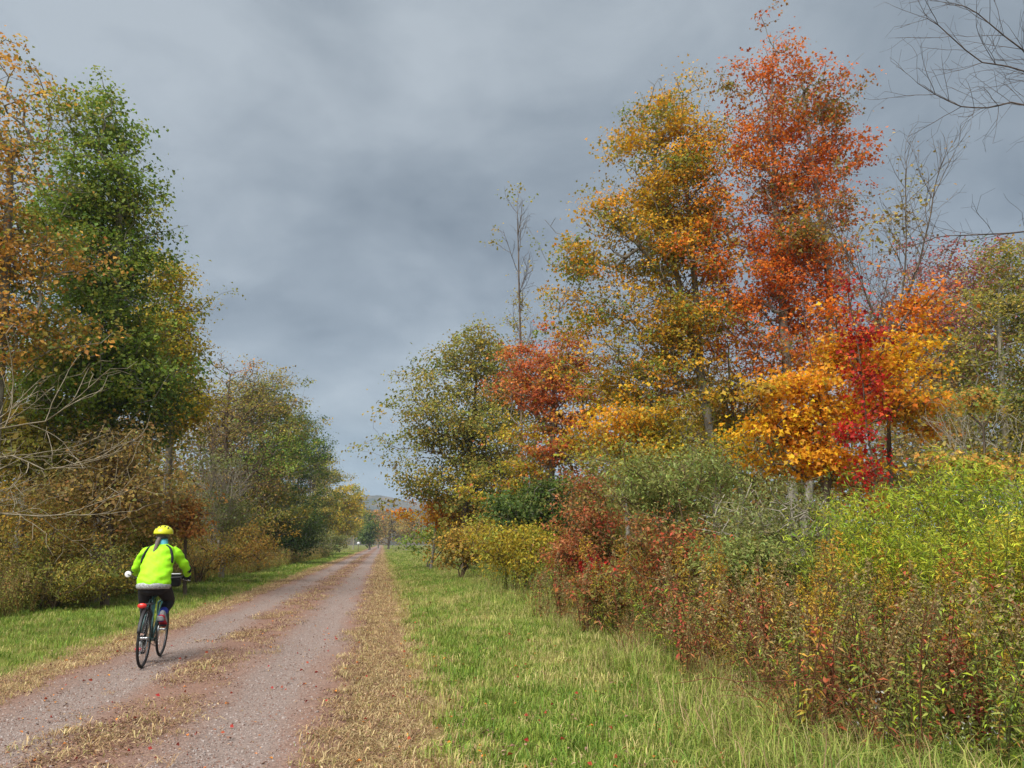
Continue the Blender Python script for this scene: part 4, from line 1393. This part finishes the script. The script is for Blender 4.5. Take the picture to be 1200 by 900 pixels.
# ------------------------------------------------------------------ cyclist and bicycle
class MB:
    """collects closed lofted pieces for one mesh"""

    def __init__(self):
        self.V, self.F, self.n = [], [], 0

    def put(self, V, F):
        self.V.extend([tuple(v) for v in V])
        self.F.extend([tuple(int(i) + self.n for i in f) for f in F])
        self.n += len(V)

    def loft(self, pts, rad, k=10, n=None, ref=(1, 0, 0)):
        """pts: centre line; rad: per point radius or (r_side, r_other); closed ends"""
        pts = np.asarray(pts, float)
        rad = np.array([(r_, r_) if np.isscalar(r_) else r_ for r_ in rad], float)
        if n:
            rr_ = spline(np.c_[rad, rad[:, :1] * 0], n)[:, :2]
            pts = spline(pts, n)
            rad = np.maximum(rr_, 1e-4)
        d_ = np.gradient(pts, axis=0)
        d_ = unit(d_)
        ref = np.asarray(ref, float)
        V = []
        for p_, t_, r_ in zip(pts, d_, rad):
            a_ = ref - t_ * ref.dot(t_)
            if np.linalg.norm(a_) < 1e-3:
                a_ = np.array([0, 1, 0]) - t_ * t_[1]
            a_ = a_ / np.linalg.norm(a_)
            b_ = np.cross(t_, a_)
            for j in range(k):
                th_ = 2 * PI * j / k
                V.append(p_ + a_ * math.cos(th_) * r_[0] + b_ * math.sin(th_) * r_[1])
        m_ = len(pts)
        F = [(i * k + j, i * k + (j + 1) % k, (i + 1) * k + (j + 1) % k, (i + 1) * k + j) for i in range(m_ - 1) for j in range(k)]
        F.append(tuple(range(k))[::-1])
        F.append(tuple((m_ - 1) * k + j for j in range(k)))
        self.put(V, F)
        return self

    def ball(self, c, r, k=12, m_=8, z0=-1.0):
        """ellipsoid; z0 > -1 cuts it off below"""
        V, F = [], []
        a0 = math.asin(z0)
        for i in range(m_ + 1):
            la = a0 + (PI / 2 - a0) * i / m_
            for j in range(k):
                th_ = 2 * PI * j / k
                V.append((c[0] + r[0] * math.cos(la) * math.cos(th_) * (1 if i < m_ else 0.02), c[1] + r[1] * math.cos(la) * math.sin(th_) * (1 if i < m_ else 0.02), c[2] + r[2] * math.sin(la)))
        F = [(i * k + j, i * k + (j + 1) % k, (i + 1) * k + (j + 1) % k, (i + 1) * k + j) for i in range(m_) for j in range(k)]
        F.append(tuple(range(k))[::-1])
        F.append(tuple(m_ * k + j for j in range(k)))
        self.put(V, F)
        return self

    def torus(self, c, R_, r_, k=48, m_=8, flat=1.0):
        """ring in the y-z plane (axle along x)"""
        V, F = [], []
        for i in range(k):
            a_ = 2 * PI * i / k
            for j in range(m_):
                b_ = 2 * PI * j / m_
                q = R_ + r_ * math.cos(b_)
                V.append((c[0] + r_ * flat * math.sin(b_), c[1] + q * math.cos(a_), c[2] + q * math.sin(a_)))
        F = [(i * m_ + j, ((i + 1) % k) * m_ + j, ((i + 1) % k) * m_ + (j + 1) % m_, i * m_ + (j + 1) % m_) for i in range(k) for j in range(m_)]
        self.put(V, F)
        return self

    def box(self, c, s):
        V = [(c[0] + s[0] * a_ / 2, c[1] + s[1] * b_ / 2, c[2] + s[2] * e_ / 2) for a_ in (-1, 1) for b_ in (-1, 1) for e_ in (-1, 1)]
        self.put(V, [(0, 1, 3, 2), (4, 6, 7, 5), (0, 4, 5, 1), (2, 3, 7, 6), (0, 2, 6, 4), (1, 5, 7, 3)])
        return self

    def build(self, name, mat, parent, remesh=0.0, smooth_it=4, bevel=0.0):
        me = bpy.data.meshes.new(name)
        me.from_pydata(self.V, [], self.F)
        bm = bmesh.new()
        bm.from_mesh(me)
        bmesh.ops.recalc_face_normals(bm, faces=bm.faces)
        bm.to_mesh(me)
        bm.free()
        if remesh or bevel:
            tmp = bpy.data.objects.new('tmp', me)
            COL.objects.link(tmp)
            if remesh:
                md = tmp.modifiers.new('r', 'REMESH')
                md.mode = 'VOXEL'
                md.voxel_size = remesh
                ms = tmp.modifiers.new('s', 'SMOOTH')
                ms.factor = 0.5
                ms.iterations = smooth_it
            if bevel:
                md = tmp.modifiers.new('b', 'BEVEL')
                md.width = bevel
                md.segments = 3
            dg = bpy.context.evaluated_depsgraph_get()
            me2 = bpy.data.meshes.new_from_object(tmp.evaluated_get(dg))
            bpy.data.objects.remove(tmp)
            me = me2
            me.name = name
        for p_ in me.polygons:
            p_.use_smooth = True
        TRIS[0] += len(me.polygons) * 2
        return add(name, me, mat, parent)


BX, BY = -2.86, 10.92
BZ = float(road_z(BX, BY))
HEAD = 0.06                     # the bicycle rides along the track
bike = bpy.data.objects.new('bicycle', None)
COL.objects.link(bike)
bike.location = (BX, BY, BZ + 0.002)
bike.rotation_euler = (0, 0, HEAD)
tag(bike, 'dark touring bicycle with red rear light ridden along the left rut', 'bicycle')
MT = {
    'rubber': plain_mat('tyre_rubber', (0.02, 0.02, 0.021), 0.8, noise=0.2, nscale=60),
    'rim': plain_mat('rim_black', (0.05, 0.05, 0.055), 0.35, 0.6),
    'steel': plain_mat('spoke_steel', (0.45, 0.46, 0.47), 0.3, 1.0),
    'teal': plain_mat('frame_teal', (0.035, 0.10, 0.10), 0.3, 0.1, 0.5),
    'black': plain_mat('black_plastic', (0.018, 0.018, 0.02), 0.5),
    'red': plain_mat('red_lens', (0.72, 0.05, 0.04), 0.25),
    'white': plain_mat('mirror_white', (0.85, 0.86, 0.88), 0.25),
    'bag': plain_mat('bag_black', (0.022, 0.022, 0.026), 0.85, noise=0.3, nscale=200),
    'hivis': plain_mat('jacket_hivis', (0.36, 0.84, 0.010), 0.7, noise=0.10, nscale=14, bump=0.8),
    'reflective': plain_mat('reflective_grey', (0.34, 0.35, 0.35), 0.45, noise=0.55, nscale=55),
    'tights': plain_mat('trouser_black', (0.014, 0.014, 0.018), 0.85, noise=0.25, nscale=30),
    'blue': plain_mat('sock_blue', (0.03, 0.05, 0.36), 0.8),
    'grey': plain_mat('shoe_grey', (0.36, 0.37, 0.38), 0.7, noise=0.2, nscale=50),
    'sole': plain_mat('sole_red', (0.5, 0.03, 0.05), 0.6),
    'helmet': plain_mat('helmet_yellow', (0.72, 0.74, 0.03), 0.3, 0, 0.5),
    'skin': plain_mat('skin', (0.55, 0.33, 0.25), 0.55),
    'hair': plain_mat('hair_grey_brown', (0.13, 0.10, 0.085), 0.7, noise=0.5, nscale=120),
    'buff': plain_mat('neck_buff_turquoise', (0.13, 0.50, 0.62), 0.85, noise=0.2, nscale=60),
}
WR = 0.345
RA, FA, BB = (0, -0.50, WR), (0, 0.54, WR), (0, -0.07, 0.285)
for ax in (RA, FA):
    w = MB().torus(ax, WR - 0.032, 0.011, 56, 6, 1.1).build('wheel', MT['rim'], bike)
    MB().torus(ax, WR - 0.0165, 0.0165, 56, 10).build('tyre', MT['rubber'], w)
    MB().loft([(-0.05, ax[1], ax[2]), (-0.02, ax[1], ax[2]), (0.02, ax[1], ax[2]), (0.05, ax[1], ax[2])], [0.02, 0.014, 0.014, 0.02], 10, ref=(0, 0, 1)).build('hub', MT['steel'], w)
    m = MB()
    for k in range(28):
        a_ = 2 * PI * k / 28
        b_ = a_ + (0.5 if k % 4 < 2 else -0.5)
        sx = 0.032 if k % 2 else -0.032
        m.loft([(sx, ax[1] + 0.018 * math.cos(b_), ax[2] + 0.018 * math.sin(b_)), (0, ax[1] + (WR - 0.036) * math.cos(a_), ax[2] + (WR - 0.036) * math.sin(a_))], [0.0012, 0.0012], 4, ref=(1, 0, 0))
    sp_ = m.build('spokes', MT['steel'], w)
    sp_['kind'] = 'stuff'
SEAT, HT_T, HT_B = (0, -0.225, 0.80), (0, 0.36, 0.86), (0, 0.385, 0.72)
fr = MB().loft([SEAT, HT_T], [0.015, 0.015], 8).loft([BB, HT_B], [0.018, 0.018], 8).loft([BB, (0, -0.235, 0.83)], [0.016, 0.016], 8).loft([HT_B, HT_T, (0, 0.353, 0.90)], [0.02, 0.02, 0.02], 8)
fr.loft([(-0.05, BB[1], BB[2]), (0.05, BB[1], BB[2])], [0.022, 0.022], 10, ref=(0, 0, 1))
for s in (-1, 1):
    fr.loft([(s * 0.03, -0.22, 0.79), (s * 0.065, RA[1], RA[2])], [0.009, 0.008], 8).loft([(s * 0.03, BB[1], BB[2]), (s * 0.065, RA[1], RA[2])], [0.010, 0.009], 8)
fr.build('frame', MT['teal'], bike)
fk = MB()
for s in (-1, 1):
    fk.loft([(s * 0.02, 0.39, 0.73), (s * 0.052, 0.40, 0.69), (s * 0.058, 0.46, 0.50), (s * 0.055, FA[1], FA[2])], [0.014, 0.014, 0.012, 0.009], 8, n=10)
fk.build('fork', MT['teal'], bike)
MB().loft([(0, -0.235, 0.82), (0, -0.25, 0.90)], [0.0135, 0.0135], 10).build('seat_post', MT['black'], bike)
MB().loft([(0, -0.37, 0.925), (0, -0.34, 0.925), (0, -0.26, 0.92), (0, -0.14, 0.915), (0, -0.09, 0.91)], [(0.05, 0.02), (0.085, 0.03), (0.07, 0.028), (0.03, 0.02), (0.016, 0.012)], 12, n=14).build('saddle', MT['black'], bike)
hb = MB().loft([(-0.34, 0.30, 1.03), (-0.2, 0.345, 1.03), (-0.06, 0.39, 1.02), (0.06, 0.39, 1.02), (0.2, 0.345, 1.03), (0.34, 0.30, 1.03)], [0.0125] * 6, 10, n=22, ref=(0, 0, 1))
hb.loft([(0, 0.355, 0.88), (0, 0.345, 0.96), (0, 0.39, 1.02)], [0.016, 0.016, 0.016], 10, n=8)
hb = hb.build('handlebar', MT['black'], bike)
for s in (-1, 1):
    MB().loft([(s * 0.225, 0.337, 1.03), (s * 0.345, 0.298, 1.03)], [0.0165, 0.0165], 10, ref=(0, 0, 1)).build('grip', MT['black'], hb)
    MB().loft([(s * 0.20, 0.36, 1.02), (s * 0.26, 0.40, 0.995), (s * 0.33, 0.385, 0.985)], [0.006, 0.006, 0.005], 6, n=6, ref=(0, 0, 1)).build('brake_lever', MT['steel'], hb)
mr_ = MB().loft([(-0.345, 0.298, 1.03), (-0.41, 0.31, 1.06), (-0.45, 0.33, 1.075)], [0.005, 0.005, 0.005], 8, n=6).build('mirror_arm', MT['black'], bike)
MB().loft([(-0.45, 0.352, 1.078), (-0.45, 0.346, 1.078), (-0.45, 0.338, 1.078), (-0.45, 0.336, 1.078)], [0.02, 0.04, 0.041, 0.036], 20, ref=(1, 0, 0)).build('mirror', MT['white'], mr_)
cr_ = MB().torus((0.045, BB[1], BB[2]), 0.085, 0.006, 36, 6, 0.5).torus((0.045, BB[1], BB[2]), 0.045, 0.009, 24, 6, 0.4).build('chainring', MT['black'], bike)
ca = math.radians(100)
PR = (0.115, BB[1] + 0.17 * math.cos(ca), BB[2] + 0.17 * math.sin(ca))
PL = (-0.115, BB[1] - 0.17 * math.cos(ca), BB[2] - 0.17 * math.sin(ca))
for s, pd in ((1, PR), (-1, PL)):
    arm = MB().loft([(s * 0.06, BB[1], BB[2]), (s * 0.075, pd[1], pd[2])], [(0.014, 0.008), (0.011, 0.007)], 8).build('crank_arm', MT['steel'], bike)
    MB().box((s * 0.125, pd[1], pd[2]), (0.085, 0.075, 0.022)).build('pedal', MT['black'], arm, bevel=0.004)
m = MB()
for dz, y0_, r0_ in ((0.085, 0, 0), (-0.085, 0, 0)):
    m.loft([(0.045, BB[1], BB[2] + dz), (0.04, RA[1], RA[2] + dz * 0.42)], [0.004, 0.004], 6)
m.build('chain', MT['black'], bike)
rk = MB()
for s in (-1, 1):
    rk.loft([(s * 0.055, -0.34, 0.745), (s * 0.055, -0.60, 0.745)], [0.005, 0.005], 6).loft([(s * 0.055, -0.56, 0.745), (s * 0.07, RA[1], RA[2] + 0.02)], [0.005, 0.005], 6)
for yq in (-0.36, -0.46, -0.56, -0.60):
    rk.loft([(-0.055, yq, 0.745), (0.055, yq, 0.745)], [0.0045, 0.0045], 6, ref=(0, 0, 1))
rk.loft([(0, -0.23, 0.745), (0, -0.35, 0.745)], [0.006, 0.006], 6)
rk.build('rear_rack', MT['black'], bike)
MB().loft([(-0.035, -0.605, 0.735), (-0.035, -0.635, 0.735)], [(0.055, 0.032), (0.05, 0.028)], 14).build('rear_light', MT['red'], bike)
fd = MB()
am = np.radians(np.linspace(35, 165, 26))
fd.loft(np.stack([0 * am, RA[1] + (WR + 0.018) * np.cos(am), RA[2] + (WR + 0.018) * np.sin(am)], -1), [(0.018, 0.003)] * 26, 8, ref=(1, 0, 0))
fd.build('mudguard', MT['black'], bike)
# black bar bag with a white map pocket, hung on the handlebar
bg_ = MB().box((0.09, 0.47, 0.985), (0.20, 0.14, 0.16)).build('handlebar_bag', MT['bag'], bike, bevel=0.03)
MB().box((0.10, 0.455, 1.073), (0.17, 0.12, 0.012)).build('map_pocket', MT['white'], bg_, bevel=0.004)

rider = bpy.data.objects.new('person', None)
COL.objects.link(rider)
rider.location = (BX, BY, BZ + 0.002)
rider.rotation_euler = (0, 0, HEAD)
tag(rider, 'cyclist seen from behind in neon yellow-green jacket, black trousers and yellow helmet', 'person')
HIP = {s: np.array([s * 0.095, -0.21, 0.95]) for s in (-1, 1)}
ANK = {1: np.array([0.112, PR[1] - 0.115, PR[2] + 0.115]), -1: np.array([-0.112, PL[1] - 0.075, PL[2] + 0.075])}


def knee(h, a, l1=0.435, l2=0.42, outx=0.02):
    d_ = a - h
    L_ = min(np.linalg.norm(d_), l1 + l2 - 0.01)
    u_ = d_ / np.linalg.norm(d_)
    q = (l1 * l1 - l2 * l2 + L_ * L_) / (2 * L_)
    hh = math.sqrt(max(l1 * l1 - q * q, 0.0004))
    f = np.array([0, 1, 0.0]) - u_ * u_[1]
    f /= np.linalg.norm(f)
    k_ = h + u_ * q + f * hh
    k_[0] += outx * np.sign(h[0])
    return k_


KN = {s: knee(HIP[s], ANK[s]) for s in (-1, 1)}
SHO = {s: np.array([s * 0.178, -0.005, 1.372]) for s in (-1, 1)}
ELB = {s: np.array([s * 0.305, 0.10, 1.165]) for s in (-1, 1)}
WRI = {s: np.array([s * 0.305, 0.265, 1.065]) for s in (-1, 1)}
# body: one continuous surface
b = MB()
b.loft([(0, -0.23, 0.93), (0, -0.22, 1.02), (0, -0.15, 1.15), (0, -0.06, 1.30), (0, 0.0, 1.41), (0, 0.02, 1.46)], [(0.16, 0.11), (0.165, 0.115), (0.15, 0.10), (0.165, 0.105), (0.15, 0.085), (0.07, 0.06)], 16, n=18)
b.loft([(0, 0.02, 1.43), (0, 0.045, 1.50), (0, 0.06, 1.56)], [0.058, 0.054, 0.055], 12)
b.ball((0, 0.07, 1.60), (0.074, 0.095, 0.105), 16, 12)
b.ball((0, 0.115, 1.555), (0.052, 0.05, 0.06), 12, 8)
b.ball((0, 0.172, 1.585), (0.014, 0.02, 0.022), 8, 6)
for s in (-1, 1):
    b.ball((s * 0.078, 0.06, 1.592), (0.012, 0.02, 0.032), 8, 6)
    b.loft([SHO[s] * [0.7, 1, 1], SHO[s], (SHO[s] + ELB[s]) / 2, ELB[s], (ELB[s] + WRI[s]) / 2, WRI[s]], [0.055, 0.055, 0.048, 0.04, 0.038, 0.027], 10, n=16)
    b.loft([HIP[s] + [0, 0, 0.02], (HIP[s] * 0.6 + KN[s] * 0.4), KN[s], KN[s] * 0.65 + ANK[s] * 0.35 + [0, -0.012, 0], ANK[s] * 0.9 + KN[s] * 0.1, ANK[s] - [0, 0, 0.03]], [0.085, 0.078, 0.055, 0.056, 0.036, 0.035], 12, n=20)
b.build('body', MT['skin'], rider, remesh=0.011, smooth_it=4)
# jacket
j = MB()
j.loft([(0, -0.255, 0.955), (0, -0.252, 1.0), (0, -0.225, 1.06), (0, -0.165, 1.17), (0, -0.085, 1.29), (0, -0.03, 1.38), (0, 0.0, 1.435), (0, 0.012, 1.47)],
       [(0.198, 0.162), (0.202, 0.166), (0.196, 0.16), (0.192, 0.148), (0.196, 0.138), (0.188, 0.122), (0.135, 0.095), (0.078, 0.07)], 24, n=26)
for s in (-1, 1):
    j.loft([SHO[s] * [0.55, 1, 1.0] + [0, 0, -0.01], SHO[s] * [0.98, 1, 0.997], (SHO[s] * 0.55 + ELB[s] * 0.45), ELB[s], (ELB[s] * 0.5 + WRI[s] * 0.5), WRI[s] * 0.93 + ELB[s] * 0.07],
           [0.064, 0.070, 0.064, 0.057, 0.052, 0.044], 14, n=20)
jk = j.build('jacket', MT['hivis'], rider, remesh=0.0095, smooth_it=5)
co = np.empty(len(jk.data.vertices) * 3, np.float32)
no = np.empty(len(jk.data.vertices) * 3, np.float32)
jk.data.vertices.foreach_get('co', co)
jk.data.vertices.foreach_get('normal', no)
co, no = co.reshape(-1, 3), no.reshape(-1, 3)
fold = 0.0045 * np.sin(co[:, 2] * 70 + 3 * np.sin(co[:, 0] * 14) + 2) * np.sin(co[:, 0] * 17 + co[:, 2] * 9) + 0.004 * np.sin(co[:, 2] * 38 - co[:, 0] * 26 + 1)
co += no * fold[:, None]
jk.data.vertices.foreach_set('co', co.ravel())
jk.data.update()
MB().loft([(0, -0.257, 0.918), (0, -0.257, 0.935), (0, -0.256, 0.958), (0, -0.254, 0.968)], [(0.192, 0.154), (0.203, 0.166), (0.207, 0.171), (0.200, 0.164)], 28).build('reflective_hem', MT['reflective'], jk)
for s in (-1, 1):
    # dark piping from the collar over the shoulder blade to the armpit, standing a little off the cloth
    pts = [(s * 0.075, -0.085, 1.455), (s * 0.125, -0.112, 1.425), (s * 0.160, -0.140, 1.36), (s * 0.178, -0.170, 1.29), (s * 0.183, -0.185, 1.235)]
    MB().loft(pts, [(0.010, 0.014), (0.015, 0.018), (0.016, 0.024), (0.017, 0.028), (0.014, 0.02)], 8, n=14).build('shoulder_piping', MT['tights'], jk)
    c1, c2 = ELB[s] * 0.92 + WRI[s] * 0.08, ELB[s] * 0.62 + WRI[s] * 0.38
    MB().loft([c1 + [s * 0.012, 0, 0.0], c2 + [s * 0.012, 0, 0.0]], [0.058, 0.055], 14).build('elbow_patch', MT['tights'], jk)
MB().loft([(0, -0.02, 1.43), (0, 0.0, 1.475), (0, 0.03, 1.525)], [(0.088, 0.08), (0.080, 0.078), (0.068, 0.07)], 16, n=8).build('neck_buff', MT['buff'], rider)
# trousers
t_ = MB()
t_.loft([(0, -0.24, 0.975), (0, -0.235, 0.93), (0, -0.215, 0.885)], [(0.185, 0.15), (0.19, 0.155), (0.15, 0.12)], 18, n=6)
for s in (-1, 1):
    low = KN[s] * 0.38 + ANK[s] * 0.62
    t_.loft([HIP[s] + [0, 0, 0.01], (HIP[s] * 0.6 + KN[s] * 0.4), KN[s] + [0, 0.005, 0], KN[s] * 0.65 + ANK[s] * 0.35 + [0, -0.012, 0], low], [0.10, 0.092, 0.068, 0.066, 0.055], 14, n=20)
t_.build('trousers', MT['tights'], rider, remesh=0.0105, smooth_it=4)
for s in (-1, 1):
    MB().loft([KN[s] * 0.42 + ANK[s] * 0.58, KN[s] * 0.15 + ANK[s] * 0.85, ANK[s] - [0, 0, 0.035]], [0.053, 0.045, 0.043], 12, n=8).build('sock', MT['blue'] if s > 0 else MT['tights'], rider)
    # shoe: sole tilted heel-up on the raised pedal
    pd = PR if s > 0 else PL
    tilt = 0.62 if s > 0 else 0.22
    f = np.array([0, math.cos(tilt), -math.sin(tilt)])
    upv = np.array([0, math.sin(tilt), math.cos(tilt)])
    ball_ = np.array([s * 0.122, pd[1], pd[2] + 0.017])
    hl, toe = ball_ - f * 0.185 + upv * 0.0, ball_ + f * 0.085
    sh = MB().loft([hl + upv * 0.045, hl + f * 0.04 + upv * 0.06, hl + f * 0.11 + upv * 0.055, ball_ + upv * 0.038, toe + upv * 0.026], [(0.024, 0.034), (0.038, 0.048), (0.04, 0.044), (0.046, 0.03), (0.026, 0.014)], 12, n=14)
    sh.loft([ANK[s] - [0, 0, 0.045], ANK[s] + [0, 0, 0.015]], [0.043, 0.045], 12)
    sho = sh.build('shoe', MT['grey'], rider, remesh=0.007, smooth_it=3)
    MB().loft([hl + upv * 0.004, hl + f * 0.02 + upv * 0.012, hl + f * 0.10 + upv * 0.012, ball_ + upv * 0.010, toe + upv * 0.010], [(0.028, 0.016), (0.041, 0.022), (0.036, 0.016), (0.05, 0.014), (0.024, 0.010)], 12, n=14).build('sole', MT['sole'], sho)
    # gloved hand: palm over the grip, four fingers curled round it, thumb below
    gx = s * 0.295
    gc = np.array([gx, 0.314, 1.03])
    axis_ = unit(np.array([s * 0.12, -0.04, 0.0]))
    h_ = MB()
    h_.loft([WRI[s], WRI[s] * 0.5 + (gc + [0, -0.02, 0.03]) * 0.5, gc + [0, -0.008, 0.034]], [(0.032, 0.026), (0.04, 0.022), (0.044, 0.018)], 12, n=8, ref=tuple(axis_))
    for q, ln_ in enumerate((0.95, 1.05, 1.0, 0.82)):
        o_ = gc + axis_ * (-0.034 + 0.0225 * q)
        h_.loft([o_ + [0, 0.0, 0.030], o_ + [0, 0.026 * ln_, 0.018], o_ + [0, 0.031 * ln_, -0.006], o_ + [0, 0.014, -0.027 * ln_], o_ + [0, -0.006, -0.026 * ln_]], [0.0105, 0.0102, 0.0098, 0.0092, 0.007], 8, n=10, ref=(1, 0, 0))
    o_ = gc - axis_ * 0.042
    h_.loft([o_ + [0, -0.02, 0.026], o_ - axis_ * 0.016 + [0, -0.022, 0.002], o_ - axis_ * 0.02 + [0, -0.006, -0.022]], [0.0125, 0.0115, 0.008], 8, n=8)
    h_.build('glove', MT['tights'], rider, remesh=0.0048, smooth_it=2)
# helmet with dark vents and retention strap
hm = MB().ball((0, 0.055, 1.612), (0.120, 0.150, 0.102), 24, 10, z0=-0.12)
hmo = hm.build('helmet', MT['helmet'], rider)
for k, xq in enumerate((-0.066, -0.026, 0.026, 0.066)):
    for y0_, y1_ in ((-0.66, -0.32), (-0.12, 0.30)):
        pts = []
        for u in np.linspace(y0_, y1_, 5):
            yy, xx = u * 0.150, xq
            zz = 0.102 * math.sqrt(max(0.02, 1 - (xx / 0.120) ** 2 - (yy / 0.150) ** 2))
            pts.append((xx, 0.055 + yy, 1.612 + zz - 0.0015))
        MB().loft(pts, [(0.003, 0.003), (0.009, 0.005), (0.010, 0.005), (0.008, 0.005), (0.003, 0.003)], 8).build('vent', MT['black'], hmo)
MB().loft([(-0.07, -0.03, 1.555), (0, -0.062, 1.548), (0.07, -0.03, 1.555)], [(0.012, 0.012)] * 3, 8, n=10, ref=(0, 0, 1)).build('helmet_strap', MT['black'], hmo)
# hair under the helmet and a braid down the back
hr = MB().ball((0, 0.045, 1.575), (0.085, 0.10, 0.062), 14, 8)
hr.loft([(-0.02, -0.05, 1.545), (-0.03, -0.095, 1.50), (-0.035, -0.135, 1.44), (-0.045, -0.155, 1.385), (-0.05, -0.172, 1.335)], [0.026, 0.03, 0.027, 0.024, 0.010], 10, n=14)
hr.build('hair', MT['hair'], rider, remesh=0.008, smooth_it=2)
# round white sign on a post by the far left verge
sg = bpy.data.objects.new('trail_sign', None)
COL.objects.link(sg)
sgx, sgy = -4.7, 160.0
sg.location = (sgx, sgy, float(ground_z(sgx, sgy)))
tag(sg, 'small white round sign on a post at the far left verge', 'sign')
MB().box((0, 0, 0.85), (0.09, 0.09, 1.7)).build('post', M_BARK['stem'], sg, bevel=0.01)
MB().loft([(0, -0.05, 1.55), (0, -0.06, 1.55), (0, -0.075, 1.55)], [0.26, 0.28, 0.28], 24, ref=(1, 0, 0)).build('sign_plate', MT['white'], sg)

# ------------------------------------------------------------------ autumn haze that fades the far ridge
hz_ = MB().box((-100, 1200, 77), (2600, 3000, 160)).build('haze', None, None)
for p_ in hz_.data.polygons:
    p_.use_smooth = False
m, t, out = newmat('haze_air')
pv = nd(t, 'ShaderNodeVolumePrincipled')
pv.inputs['Color'].default_value = (0.62, 0.76, 0.95, 1)
pv.inputs['Density'].default_value = 0.0003
pv.inputs['Anisotropy'].default_value = 0.0
t.links.new(pv.outputs[0], out.inputs['Volume'])
hz_.data.materials.append(m)
tag(hz_, 'thin blue autumn haze over the whole valley', 'haze', kind='stuff')
print('triangles', TRIS[0])
